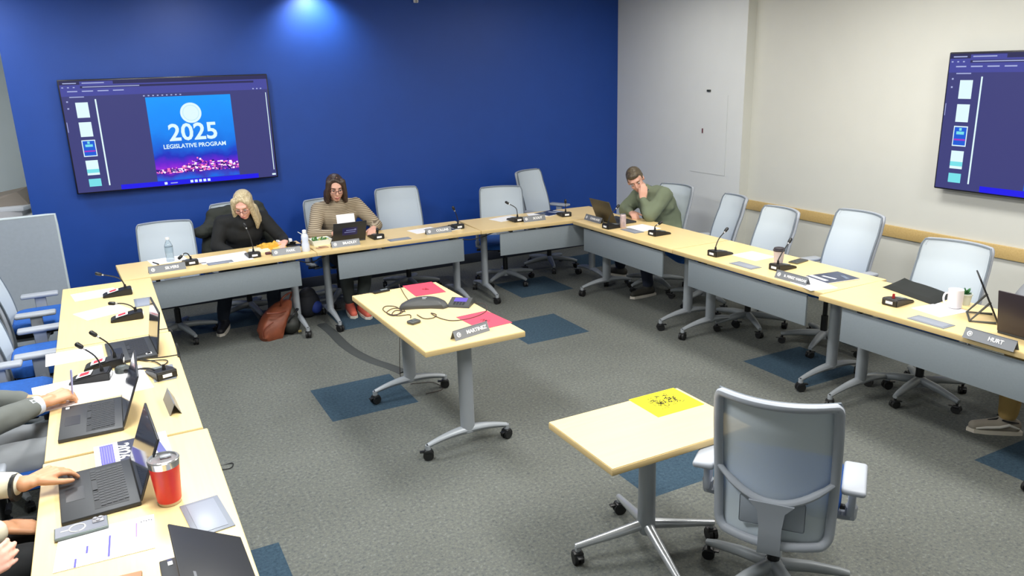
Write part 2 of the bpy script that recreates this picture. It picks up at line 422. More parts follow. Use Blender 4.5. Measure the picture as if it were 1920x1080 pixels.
def make_chair(label, loc, rz, group):
    t = thing('office_chair', label, 'chair', loc, rz, group)
    # seat
    e = B(); n = 18
    out = []
    for k in range(40):
        a = 2*PI*k/40; c_, s_ = math.cos(a), math.sin(a); q = .32
        out.append((.245*math.copysign(abs(c_)**q, c_), .235*math.copysign(abs(s_)**q, s_)))
    rings = [(.86, .452, 0), (.98, .458, 0), (1.0, .48, 0), (.985, .505, 0), (.93, .522, 0), (.8, .528, 0), (.5, .520, 0), (.02, .512, 0)]
    vs = []; fs = []
    for sc_, z, _ in rings:
        for x, y in out: vs.append((x*sc_, y*sc_+.095, z-(.02*max(0, (y*sc_-.15)/.085) if z > .47 else 0)))
    N = 40
    for i in range(len(rings)-1):
        for k in range(N): fs.append([i*N+k, i*N+(k+1) % N, (i+1)*N+(k+1) % N, (i+1)*N+k])
    fs.append(list(range(N))[::-1]); fs.append([(len(rings)-1)*N+k for k in range(N)])
    e.add(vs, fs, True); e.build('seat', SEATB, t)
    B().box((0, .07, .442), (.40, .36, .02), .008).build('seat_pan', BLACK, t)
    B().box((0, -.02, .405), (.17, .24, .055), .015).tube([(.08, .05, .415), (.2, .06, .412), (.27, .06, .41)], [.007, .007, .007], 8).tube([(.24, .06, .411), (.3, .06, .409)], [.013, .013], 10).build('tilt_mechanism', BLACK, t)
    B().lathe([(.026, .1), (.026, .26), (.018, .262), (.018, .39)], n=16).build('gas_cylinder', BLACK, t)
    e = B().lathe([(.05, .075), (.052, .12), (.035, .135)], n=20)
    for k in range(5):
        a = R_(90+72*k); d = Vector((math.cos(a), math.sin(a), 0))
        e.tube([d*.03+Vector((0, 0, .11)), d*.15+Vector((0, 0, .105)), d*.27+Vector((0, 0, .088)), d*.315+Vector((0, 0, .078))], [.03, .026, .02, .015], 10)
    e.build('star_base', mat('base_grey', (150, 156, 160), .45, .15), t)
    for k in range(5):
        a = R_(90+72*k); d = Vector((math.cos(a), math.sin(a), 0))
        c = make_caster().build('caster', None, t); c.location = d*.305; c.scale = (.92, .92, .84); c.rotation_euler = (0, 0, a*1.7)
    # back
    loop = rounded()
    e = B(); pts = [back_pt(u*.985, v*.99, -.008) for u, v in loop]; pts = pts+[pts[0], pts[1]]
    e.tube(pts, .0165, 10, cap=False, smooth_path=2, flat=1.15)
    # Y brace: curved cross bar and spine
    arc = [back_pt(u, .45-.16*(1-u*u), -.012) for u in [-.97+1.94*k/16 for k in range(17)]]
    e.tube(arc, [.014]*2+[.018]*13+[.014]*2, 10, flat=.8)
    for k, (za, wa) in enumerate([]): pass
    sp = []
    for v, wd in ((.30, .085), (.24, .052), (.12, .043), (.0, .043), (-.07, .046)):
        p = back_pt(0, max(v, 0), -.022); z = .345+.655*v
        if v < 0: p.y = back_pt(0, 0).y-.022+(-v)*.25
        sp.append((p.y, z, wd))
    vs = []; fs = []
    for y, z, wd in sp: vs += [(-wd, y-.008, z), (wd, y-.008, z), (wd, y+.014, z), (-wd, y+.014, z)]
    for i in range(len(sp)-1):
        for k in range(4): fs.append([i*4+k, i*4+(k+1) % 4, (i+1)*4+(k+1) % 4, (i+1)*4+k])
    fs += [[0, 1, 2, 3], [16, 17, 18, 19]]
    e.add(vs, fs)
    e.box((0, -.1, .365), (.085, .24, .035), .012)
    e.build('back_frame', CHAIRG, t)
    nu, nv = 14, 30; vs = []; fs = []
    for j in range(nv+1):
        for i in range(nu+1): vs.append(back_pt((-1+2*i/nu)*1.035*UV(j/nv), .0+1.004*j/nv, .012))
    for j in range(nv):
        for i in range(nu): k = j*(nu+1)+i; fs.append([k, k+1, k+nu+2, k+nu+1])
    e = B().add(vs, fs, True); o = e.build('back_mesh', MESHG, t)
    ed = [back_pt(u*1.04*UV(v), v*1.005, .012) for u, v in [(-1, k/20) for k in range(21)]+[(-1, .96), (-1+k/6, 1)][:0]+[(-1+k/6, 1) for k in range(1, 13)]+[(1, 1-k/20) for k in range(1, 21)]]
    B().tube(ed, .0042, 6, flat=1.6).build('mesh_piping', CHAIRD, t)
    for sx in (-1, 1):
        e = B().box((sx*.285, -.04, .600), (.088, .25, .028), .012, seg=3)
        e.build('arm_pad', CHAIRG, t)
        e = B().box((sx*.283, -.04, .52), (.03, .075, .15), .01).tube([(sx*.283, -.04, .48), (sx*.283, -.03, .43), (sx*.25, -.01, .415), (sx*.1, 0, .41)], [.024, .024, .02, .018], 8)
        e.build('arm_post', CHAIRG, t)
    # lumbar pad behind the mesh
    B().box((0, -.205, .475), (.25, .012, .13), .01, rot=(.05, 0, 0)).build('lumbar_pad', mat('lumbar_grey', (150, 158, 168), .6), t)
    return t
CH = 'grey mesh office chairs with blue seats'
def fix_height(t, dz):
    for c in kids(t):
        n = c.name.split('.')[0]
        if n in ('seat', 'seat_pan', 'tilt_mechanism', 'back_frame', 'back_mesh', 'mesh_piping', 'arm_pad', 'arm_post', 'lumbar_pad'): c.location.z += dz
chairA = make_chair('big empty grey mesh chair seen from behind, drawn up beside the low side table', (2.30, 2.06, 0), math.atan2(-.8, .6)+R_(0)+0, CH)
chairA.rotation_euler.z = R_(-53.1)
CH_LIST = [
 # x, y, facing angle deg (0 = +y), dz, label
 (0.40, 7.10, 176, -.03, 'empty grey mesh chair behind the water bottle at the end of the row'),
 (1.06, 7.43, 178, 0.03, 'grey mesh chair that the woman in black sits on, dark coat over it'),
 (1.93, 7.42, 178, -.02, 'grey mesh chair that the woman in the striped shirt sits on'),
 (2.66, 7.42, 176, 0.02, 'empty grey mesh chair beside the striped-shirt woman, armrests showing'),
 (3.64, 7.13, 158, -.035, 'empty grey mesh chair against the corner table, lower of the two there'),
 (4.34, 7.40, 206, 0.07, 'grey mesh chair turned aside in the corner by the blue wall'),
 (4.80, 6.08, 94, 0.01, 'grey mesh chair that the man in the green sweater sits on'),
 (4.86, 5.42, 70, -.01, 'first empty grey mesh chair along from the man in the green sweater'),
 (4.70, 4.68, 80, -.01, 'empty grey mesh chair behind the white coffee cup'),
 (4.84, 4.00, 84, 0.04, 'tallest empty grey mesh chair in front of the wooden wall rail'),
 (4.62, 3.02, 95, -.0, 'empty grey mesh chair behind the white mug and black laptop stand'),
 (5.0, 2.1, 95, 0.0, 'grey mesh chair beyond the HURT nameplate, seen only at its edge'),
 (-.58, 6.37, -90, 0.05, 'grey mesh chair at the far end of the laptop row, both armrests showing'),
 (-.53, 5.41, -88, 0.05, 'empty grey mesh chair in the middle of the laptop row, blue seat showing'),
 (-.73, 4.735, -92, 0.05, 'grey mesh chair pulled back next to the person in the grey suit'),
 (-.63, 3.91, -90, 0.03, 'grey mesh chair carrying the person in the grey suit'),
 (-.86, 3.06, -90, 0.0, 'grey mesh chair carrying the person typing in a cream cardigan'),
 (-.86, 2.41, -90, 0.0, 'grey mesh chair nearest the camera, under the person with clasped hands'),
]
CHAIRS = []
for x, y, a, dz, lb in CH_LIST:
    c = dup(chairA, (x, y, 0), R_(a), lb)
    for ch in kids(c):
        pass
    fix_height(c, dz); CHAIRS.append(c)
    if x < -.5 and y > 4.5:
        for ch in kids(c):
            if ch.name.startswith('arm_'): ch.location.y += .07
    # turn the star base differently under every chair
    k = random.uniform(0, 1.2)
    for ch in kids(c):
        n = ch.name.split('.')[0]
        if n in ('star_base', 'caster'):
            rot = Matrix.Rotation(k, 4, 'Z'); ch.location = rot @ ch.location; ch.rotation_euler.z += k
# ---------------------------------------------------------------- wall screens
def emis(name, rgb, s=1.0):
    m = bpy.data.materials.new(name); m.use_nodes = True; nt = m.node_tree; b = nt.nodes['Principled BSDF']
    b.inputs['Base Color'].default_value = (.01, .01, .01, 1); b.inputs['Roughness'].default_value = .4; b.inputs['Specular IOR Level'].default_value = .15
    b.inputs['Emission Color'].default_value = lin(rgb)+(1,); b.inputs['Emission Strength'].default_value = s
    return m
S_TOP, S_BODY, S_BAR = emis('screen_toolbar', (66, 70, 156)), emis('screen_body', (58, 60, 122)), emis('screen_taskbar', (20, 10, 225), 1.1)
S_WHITE, S_DARK, S_TXT, S_TEAL = emis('screen_white', (225, 250, 255)), emis('screen_dark', (36, 36, 84)), emis('screen_text', (170, 180, 225)), emis('screen_teal', (120, 225, 235))
def cover_mat():
    m = bpy.data.materials.new('screen_cover_page'); m.use_nodes = True; nt = m.node_tree; b = nt.nodes['Principled BSDF']
    tc = nt.nodes.new('ShaderNodeTexCoord'); sp = nt.nodes.new('ShaderNodeSeparateXYZ'); r = nt.nodes.new('ShaderNodeValToRGB')
    n = nt.nodes.new('ShaderNodeTexNoise'); n.inputs['Scale'].default_value = 5; n.inputs['Detail'].default_value = 5
    ad = nt.nodes.new('ShaderNodeMath'); ad.operation = 'MULTIPLY_ADD'; ad.inputs[1].default_value = .28
    els = r.color_ramp.elements
    st = [(.0, (0, 110, 225)), (.05, (10, 100, 225)), (.13, (60, 20, 170)), (.19, (150, 30, 215)), (.26, (95, 20, 205)), (.33, (20, 40, 190)), (.42, (0, 95, 215)), (.62, (0, 130, 240)), (1, (0, 150, 255))]
    while len(els) < len(st): els.new(.5)
    for e, (p, c) in zip(els, st): e.position = p; e.color = lin(c)+(1,)
    nt.links.new(tc.outputs['Object'], sp.inputs[0]); nt.links.new(tc.outputs['Object'], n.inputs['Vector'])
    s1 = nt.nodes.new('ShaderNodeMath'); s1.operation = 'MULTIPLY_ADD'; s1.inputs[1].default_value = 1.25; s1.inputs[2].default_value = .40
    nt.links.new(sp.outputs[1], s1.inputs[0])
    nt.links.new(n.outputs[0], ad.inputs[0]); nt.links.new(s1.outputs[0], ad.inputs[2]); nt.links.new(ad.outputs[0], r.inputs[0])
    nt.links.new(r.outputs[0], b.inputs['Emission Color']); b.inputs['Emission Strength'].default_value = 1.05
    b.inputs['Base Color'].default_value = (.01, .01, .01, 1); b.inputs['Roughness'].default_value = .4; b.inputs['Specular IOR Level'].default_value = .15
    return m
S_COVER = cover_mat()
def tv(label, M, W, Hh, rich=True):
    """wall screen; M frame with x right, y up, z towards the room; content laid out in u 0..1 from its left, v 0..1 from its top"""
    t = thing('wall_screen', label, 'screen'); t.matrix_world = M
    e = B().box((0, 0, .03), (W, Hh, .05), .008); e.build('screen_housing', mat('tv_black', (24, 24, 34), .3), t)
    B().box((0, 0, -.02), (.6, .45, .05), .01).build('wall_mount', BLACK, t)
    iw, ih = W-.024, Hh-.024
    def q(e, m, u0, v0, u1, v1, lay=1):
        e.use(m); z = .0555+.0004*lay
        x0, x1 = (u0-.5)*iw, (u1-.5)*iw; y0, y1 = (.5-v1)*ih, (.5-v0)*ih
        e.add([(x0, y0, z), (x1, y0, z), (x1, y1, z), (x0, y1, z)], [[0, 1, 2, 3]])
    e = B(); q(e, S_BODY, 0, 0, 1, 1, 0); q(e, S_TOP, 0, 0, 1, .135); q(e, S_DARK, 0, 0, 1, .035, 2); q(e, S_TOP, .09, .008, .24, .036, 3)
    q(e, S_DARK, .09, .048, .93, .066, 2); q(e, S_TXT, .1, .053, .36, .060, 3)
    rnd = random.Random(3)
    for u0, u1 in ((.015, .075), (.1, .2)): q(e, S_TXT, u0, .018, u1, .026, 4)
    for u0, u1 in ((.03, .075), (.095, .145), (.165, .215), (.235, .285)): q(e, S_TXT, u0, .088, u1, .097, 3)
    q(e, S_TXT, .035, .138, .1, .146, 3)
    for k in range(9): u = .37+k*.022; q(e, S_TXT, u, .148, u+.008, .158, 3)
    for k in range(3): u = .92+k*.02; q(e, S_TXT, u, .12, u+.008, .13, 3)
    for k in range(3): q(e, S_TXT, .008+.025*k, .053, .016+.025*k, .062, 3)
    for v in (.175, .235): q(e, S_TXT, .018, v, .026, v+.012, 3)
    q(e, S_WHITE, .145, .165, .152, .95, 2); q(e, S_WHITE, .986, .165, .990, .93, 2); q(e, S_TXT, .003, .36, .006, .45, 3)
    for k, (v0, v1) in enumerate(((.19, .325), (.365, .495), (.525, .675), (.71, .845), (.88, .95))):
        if k == 2:
            q(e, S_WHITE, .054, v0, .116, v1, 2); q(e, emis('thumb_blue', (15, 90, 215)), .058, v0+.008, .112, v1-.008, 3); q(e, emis('thumb_magenta', (170, 50, 190)), .060, v0+.095, .110, v0+.107, 4)
            q(e, S_TEAL, .068, v0+.04, .102, v0+.062, 4); q(e, S_TEAL, .079, v0+.014, .09, v0+.034, 4)
        else:
            q(e, S_WHITE if k < 4 else S_TEAL, .056, v0, .112, v1, 2)
            if k >= 3: q(e, S_TEAL, .056, v0+.6*(v1-v0), .112, v0+.85*(v1-v0), 3)
    q(e, S_BAR, .2, .955, .9, 1, 2); q(e, S_BODY, 0, .955, .2, 1, 2)
    for k in range(5): u = .54+k*.022; q(e, S_WHITE, u, .966, u+.014, .99, 4)
    q(e, S_WHITE, .41, .966, .424, .99, 4); q(e, S_TXT, .44, .975, .475, .984, 4); q(e, S_WHITE, .975, .968, .995, .985, 4)
    e.build('screen_panel', None, t)
    # the open page
    u0, u1, v0, v1 = .378, .800, .168, .952
    pw, ph = (u1-u0)*iw, (v1-v0)*ih
    e = B().use(S_COVER).add([(-pw/2, -ph/2, 0), (pw/2, -ph/2, 0), (pw/2, ph/2, 0), (-pw/2, ph/2, 0)], [[0, 1, 2, 3]])
    pg = e.build('screen_page', None, t); pg.location = (((u0+u1)/2-.5)*iw, (.5-(v0+v1)/2)*ih, .0568)
    B().use(S_WHITE).lathe([(.093, 0), (.093, .0006)], (-.0, ph/2-.155, .0006), 40).use(emis('seal_ring', (190, 232, 245))).lathe([(.072, 0), (.072, .0004)], (0, ph/2-.155, .0013), 36).use(S_WHITE).lathe([(.067, 0), (.067, .0004)], (0, ph/2-.155, .0018), 36).build('page_seal', None, pg)
    text('page_title', '2025', .215, S_WHITE, pg, Matrix.Translation((.0, ph/2-.335, .0012)), .022, sx=1.02)
    text('page_title', 'LEGISLATIVE PROGRAM', .054, S_WHITE, pg, Matrix.Translation((.0, ph/2-.455, .0012)), .02, sx=.98)
    # city lights along the lower part of the page
    e = B().use(emis('skyline_lights', (255, 190, 255), 1.1)); rnd = random.Random(11)
    cols = [emis('skyline_a', (120, 20, 160)), emis('skyline_b', (255, 120, 190), 1.1), emis('skyline_c', (30, 0, 120)), emis('skyline_d', (255, 225, 255), 1.2)]
    for k in range(420):
        x = rnd.uniform(-pw/2, pw/2-.012); h = .045+.13*math.exp(-((x-.03)/.13)**2)*rnd.random()+.08*math.exp(-((x-.26)/.12)**2)*rnd.random()
        w_ = rnd.uniform(.008, .028); y0 = -ph/2+.062+rnd.uniform(0, h*.8); hh = rnd.uniform(.006, .018)
        e.use(rnd.choice(cols)); z = .0008+.0000015*k
        e.add([(x, y0, z), (min(pw/2, x+w_), y0, z), (min(pw/2, x+w_), y0+hh, z), (x, y0+hh, z)], [[0, 1, 2, 3]])
    e.build('page_skyline', None, pg)
    return t
c = atY(310, 251, YB-.09)
tl, tr, bl = atY(106, 150, YB-.06), atY(499, 140, YB-.06), atY(145, 364, YB-.06)
Wt, Ht = (tr.x-tl.x), 1.005
tv('wall screen with a 2025 LEGISLATIVE PROGRAM page on the blue wall', frame(((tl.x+tr.x)/2, YB-.045, (tl.z+bl.z)/2), (1, 0, 0), (0, 0, 1)), Wt, tl.z-bl.z)
tr_ = atX(1785.5, 98, XR-.07); br_ = atX(1756.5, 352, XR-.07)
tv('wall screen with a dark browser window on the beige wall', frame((XR-.045, tr_.y-Wt/2, (tr_.z+br_.z)/2), (0, -1, 0), (0, 0, 1)), Wt, tr_.z-br_.z)

# ---------------------------------------------------------------- small things on the tables
def mic(label, pos, rz, path, sticker=False, head=True, neckcol=None):
    """desk microphone; local +y towards the speaker"""
    t = thing('desk_microphone', label, 'microphone', pos, rz, 'gooseneck microphones on the tables')
    prof = [(-.09, 0), (.095, 0), (.1, .006), (.085, .018), (-.035, .042), (-.085, .046), (-.09, .04)]
    vs = [(-.05 if s < 0 else .05, y, z) for s in (-1, 1) for y, z in prof]; n = len(prof)
    e = B(); bm = bmesh.new(); bv = [bm.verts.new(v) for v in vs]
    bm.faces.new(bv[:n]); bm.faces.new(bv[n:][::-1])
    for i in range(n): bm.faces.new([bv[i], bv[(i+1) % n], bv[n+(i+1) % n], bv[n+i]])
    bmesh.ops.recalc_face_normals(bm, faces=bm.faces[:])
    bmesh.ops.bevel(bm, geom=[ed for ed in bm.edges], offset=.004, segments=2, affect='EDGES')
    e.bm(bm); e.build('mic_base', BLACK, t)
    B().box((.0, -.091, .022), (.045, .003, .016)).build('white_label', PAPER, t)
    B().box((0, .03, .032), (.05, .045, .004), .001, rot=(-.18, 0, 0)).build('talk_button', mat('grey_button', (120, 128, 130), .4), t)
    if sticker:
        B().use(PAPER).box((.0, .03, .0345), (.07, .07, .0015), rot=(-.2, 0, 0)).use(RED).box((0, .03, .0355), (.044, .044, .0015), rot=(-.2, 0, 0)).build('sticker', None, t)
    P = [Vector((0, -.05, .04))]+[Vector((s_, -.05+f_, z_)) for f_, z_, s_ in path]
    e = B().tube(P, .0042, 8, smooth_path=5); e.tube([P[0], P[0]+Vector((0, 0, .03))], [.010, .007], 10); e.build('gooseneck', neckcol or BLACK, t)
    if head:
        d = (P[-1]-P[-2]).normalized(); a = P[-1]
        B().use(CHROME).tube([a-d*.012, a], [.006, .006], 10).use(BLACK).tube([a, a+d*.008, a+d*.035, a+d*.042], [.008, .0125, .0125, .007], 12).build('mic_capsule', None, t)
    return t
STD = [(.0, .07, 0), (.03, .13, 0), (.09, .18, 0)]
UPR = [(.0, .09, 0), (.01, .17, -.01), (.03, .25, -.03)]
LFT = [(.0, .07, 0), (.02, .125, 0), (.065, .172, 0)]
mics = [
 # px, py, rz deg, path, sticker, label
 (222, 553, 90, [(.0, .06, 0), (.03, .12, 0), (.13, .16, .0)], True, 'gooseneck microphone farthest along the laptop row, neck leaning over the white sheet'),
 (240, 598, 88, [(.0, .05, 0), (.02, .08, 0), (.06, .10, .01), (.105, .105, .02)], True, 'gooseneck microphone with its neck bent low beside the second white sheet'),
 (198, 687, 84, LFT, True, 'gooseneck microphone just behind the open laptop with the red sticker'),
 (173, 712, 80, LFT, True, 'stickered gooseneck microphone by the hand holding the pen'),
 (303, 703, 15, [(.02, .03, -.02), (.05, .055, -.06), (.09, .05, -.12)], False, 'gooseneck microphone tipped low on the grey table outlet beside the coiled cable'),
 (357, 494, 4, [(.0, .05, .0), (.0, .09, -.015), (.0, .10, -.04), (.0, .085, -.06)], False, 'gooseneck microphone beside the nameplate and water bottle, neck hooked over'),
 (474, 480, 2, UPR, False, 'tall gooseneck microphone in front of the woman in black'),
 (705, 446, 2, [(.0, .04, 0), (.0, .06, 0)], False, 'gooseneck microphone beside the black laptop of the striped-shirt woman'),
 (855, 427, 0, [(.0, .08, 0), (.0, .13, -.01), (.0, .18, -.03)], False, 'gooseneck microphone just past the brochures and nameplate, standing alone before the blue wall'),
 (966, 414, 0, STD[:2]+[(.08, .17, -.05)], False, 'gooseneck microphone beside the loose white paper near the corner'),
 (1057, 404, -10, [(.0, .06, 0), (.0, .1, 0), (0, .13, .0)], False, 'gooseneck microphone closest to the corner of the table square'),
 (1152, 428, -88, STD, False, 'gooseneck microphone between the open brown laptop and the drink can'),
 (1236, 440, -88, [(.0, .05, 0), (.0, .08, 0), (.02, .1, .02)], False, 'gooseneck microphone in front of the man in green, past his white paper'),
 (1350, 478, -88, STD, False, 'gooseneck microphone between two sheets, halfway along the row by the beige wall'),
 (1467, 504, -88, [(.0, .07, 0), (.05, .12, -.01), (.12, .18, -.02)], False, 'gooseneck microphone in front of the paper coffee cup'),
 (1683, 569, -86, [(.0, .03, 0), (.0, .05, 0)], False, 'microphone base with a short red stub in front of the black sleeve'),
]
for px, py, rz, path, st, lb in mics:
    p = at(px, py) if 'brown laptop' not in lb else Vector((4.12, 5.85, 0)); red = 'red stub' in lb
    mic(lb, (p.x, p.y, TH+.0005), R_(rz), path, st, head=not red, neckcol=mat('red_neck', (150, 30, 34), .4) if red else None)

def plate(px, py, rz, txt, L=.255, blank=False):
    p = at(px, py)
    lb = ('grey nameplate reading ' + txt) if not blank else 'grey nameplate tent with its lettering turned away, beside the open laptops'
    t = thing('nameplate', lb, 'nameplate', (p.x, p.y, TH), R_(rz), 'desk nameplates')
    # local x along the plate, -y the lettered face
    h, d = .054, .052
    e = B()
    vs = []
    for x in (-L/2, L/2): vs += [(x, -d/2, 0), (x, -d/2+.0025, 0), (x, -.004, h), (x, .004, h), (x, d/2-.0025, 0), (x, d/2, 0), (x, .0, h-.008)]
    # two leaning faces as thin slabs
    def slab(y0, y1):
        v = [(-L/2, y0, 0), (L/2, y0, 0), (L/2, y1, h), (-L/2, y1, h)]; s = .0025 if y0 < 0 else -.0025
        v += [(x, y+s, z) for x, y, z in v]
        e.add(v, [[0, 1, 2, 3], [4, 5, 6, 7], [0, 1, 5, 4], [1, 2, 6, 5], [2, 3, 7, 6], [3, 0, 4, 7]])
    slab(-d/2, 0); slab(d/2, 0)
    e.build('plate_body', PLATE, t)
    if not blank:
        up = Vector((0, d/2, h)).normalized(); nrm = Vector((1, 0, 0)).cross(up)
        o = Vector((0, -d/4, h/2))+nrm*.0012
        sz = .030 if len(txt) < 9 else .024
        text('plate_lettering', txt, sz, INK, t, frame(o+Vector((.035, 0, 0)), (1, 0, 0), up), .022)
        F = frame(o+Vector((-L/2+.032, 0, 0)), (1, 0, 0), up)
        B().use(INK).lathe([(.014, 0), (.014, .0008)], n=24, M=F).use(PLATE).lathe([(.010, 0), (.010, .0004)], (0.002, 0, .001), n=20, M=F).use(INK).lathe([(.006, 0), (.006, .0004)], (0.003, 0, .0016), n=16, M=F).build('plate_emblem', None, t)
    return t
for px, py, rz, tx, L in ((314, 508, 4, 'SILVERS', .27), (537, 476, 3, 'PARK', .24), (648, 461, 0, 'BRADLEY', .25), (822, 437, 0, 'COLLINS', .25), (1001, 414, -3, 'SCOUT', .24),
    (1114, 415, -90, 'CHARLAND', .28), (1485, 527, -89, 'B. PEREZ VARGAS', .27), (1856, 644, -90, 'HURT', .27), (882, 628, 14, 'MARTINEZ', .25)):
    plate(px, py, rz, tx, L)
plate(323, 762, 93, '', .22, True)

def sheet(name, label, cat, x, y, rz, w_=.216, h_=.279, z=TH, m=PAPER, th=.0015, parent=None, group=None):
    t = B().box((0, 0, th/2), (w_, h_, th)).build(name, m, parent)
    t.location = (x, y, z); t.rotation_euler = (0, 0, R_(rz))
    if label: tag(t, label, cat, group)
    return t
WP = 'loose white papers on the tables'
sh = [
 (178, 552, -82, .216, .279, 'white paper sheet at the far end of the laptop row'),
 (192, 585, -68, .216, .279, 'slanted white paper sheet beside the low-bent microphone'),
 (140, 667, -88, .216, .279, 'white paper sheet overhanging the table edge between two armrests'),
 (315, 488, 8, .279, .216, 'white paper sheet under the water bottle'),
 (1205, 427, 4, .216, .26, 'white paper sheet in front of the man in green'),
 (1413, 480, 2, .216, .24, 'white paper sheet beside the paper coffee cup'),
 (948, 410, 12, .279, .2, 'white paper sheet behind the microphone near the corner'),
 (795, 432, 8, .26, .2, 'white paper sheet beside the dark brochure near the COLLINS plate'),
]
for px, py, rz, a_, b_, lb in sh:
    p = at(px, py); sheet('paper_sheet', lb, 'paper', p.x, p.y, rz, a_, b_, group=WP)
p = (at(180, 735)); sheet('paper_sheet', 'large white paper pad under the hand with the pen', 'paper', -.20, 4.13, 6, .50, .37, group=WP)
p = at(1763, 581); t = sheet('paper_sheet', 'curled white paper sheet under the white mug', 'paper', p.x+.0, p.y, -6, .24, .2, group=WP)
p = at(410, 482)
sheet('paper_sheet', 'long white documents spread in front of the woman in black', 'paper', .80, 6.72, 8, .42, .26, group=WP)
sheet('paper_sheet', 'small white leaflet lying beside the tall microphone', 'paper', .90, 6.55, 5, .2, .1, z=TH+.002, group=WP)
B().box((0, 0, .002), (.05, .012, .003)).build('paper_clip', DINK, None)
o = bpy.data.objects['paper_clip']; o.location = (.62, 6.62, TH+.001); tag(o, 'small dark clip lying on the long white documents', 'clip')
# pens
def pen(label, a, b_, col, r=.0045, clip=None):
    a = Vector(a); b_ = Vector(b_); t = thing('pen', label, 'pen', a)
    d = b_-a
    B().tube([(0, 0, 0), d*.06, d*.94, d], [.001, r, r, r*.7], 8).build('barrel', col, t)
    B().tube([d*.62, d*.95], [r*1.15, r*1.15], 8).build('pen_cap', clip or BLACK, t)
    return t
a, b_ = at(286, 493), at(298, 497); pen('dark pen on the white sheet beside the SILVERS plate', (a.x, a.y, TH+.007), (b_.x, b_.y, TH+.007), BLACK)
# brochures
COVERD = mat('brochure_dark', (44, 54, 82), .3, 0, .35, 22)
def brochure(label, x, y, rz, w_=.216, h_=.279, z=TH+.002, name='brochure'):
    t = thing(name, label, 'brochure', (x, y, z), R_(rz), 'dark printed brochures on the tables')
    B().box((0, 0, .002), (w_, h_, .004)).build('brochure_pages', PAPER, t)
    B().box((0, 0, .0045), (w_-.002, h_-.002, .001)).build('brochure_cover', COVERD, t)
    e = B().use(mat('brochure_pale', (214, 220, 232), .3)).box((w_*.1, h_*.36, .0055), (w_*.75, h_*.12, .0005)).box((0, h_*.1, .0055), (w_*.5, h_*.08, .0005), rot=(0, 0, .2))
    e.use(mat('brochure_slate', (96, 108, 130), .3)).box((-w_*.2, -h_*.25, .0055), (w_*.4, h_*.1, .0005), rot=(0, 0, -.3)); e.build('cover_print', None, t)
    return t
p = at(829, 431); brochure('dark brochure behind the COLLINS plate', p.x, p.y, -80)
p = at(1033, 400); brochure('dark brochure behind the SCOUT plate near the corner', p.x, p.y, -74)
p = at(1557, 522); brochure('dark brochure lying beyond the B. PEREZ VARGAS plate', p.x+.02, p.y+.0, 82)
p = at(1520, 532); sheet('paper_sheet', 'white paper sheet under the B. PEREZ VARGAS plate', 'paper', p.x, p.y, -14, .2, .3, group=WP)
p = at(1000, 404); sheet('paper_sheet', 'white paper sheet half under the brochure near the corner', 'paper', p.x+.05, p.y, -20, .2, .2, group=WP)

# table outlets (flush grey lids)
def outlet(px, py, rz, label, w_=.105, h_=.225):
    p = at(px, py); t = thing('table_outlet', label, 'table outlet', (p.x, p.y, TH), R_(rz), 'flush grey power outlets in the tables')
    B().box((0, 0, .002), (w_, h_, .004), .001).build('outlet_lid', GREYPL, t)
    B().box((0, 0, .0045), (w_*.72, h_*.86, .002), .0008).build('outlet_flap', mat('outlet_flap', (142, 148, 160), .4), t)
    return t
outlet(268, 567, 0, 'flush grey outlet lid beside the first open laptop screen of the row')
outlet(307, 700, 0, 'flush grey outlet under the tipped microphone and cables')
p = outlet(388, 968, 6, 'flush grey outlet between the red tumbler and the half-closed laptop', .13, .24)
outlet(1397, 498, 0, 'flush grey outlet beside the halfway microphone of the beige wall row')
outlet(1745, 604, 0, 'flush grey outlet beside the paper under the white mug')
outlet(1185, 433, 0, 'flush grey outlet in front of the man in green')
outlet(413, 493, 93, 'flush grey outlet before the long white documents', .09, .2)
outlet(749, 449, 90, 'flush grey outlet between the black laptop and the COLLINS plate', .09, .2)

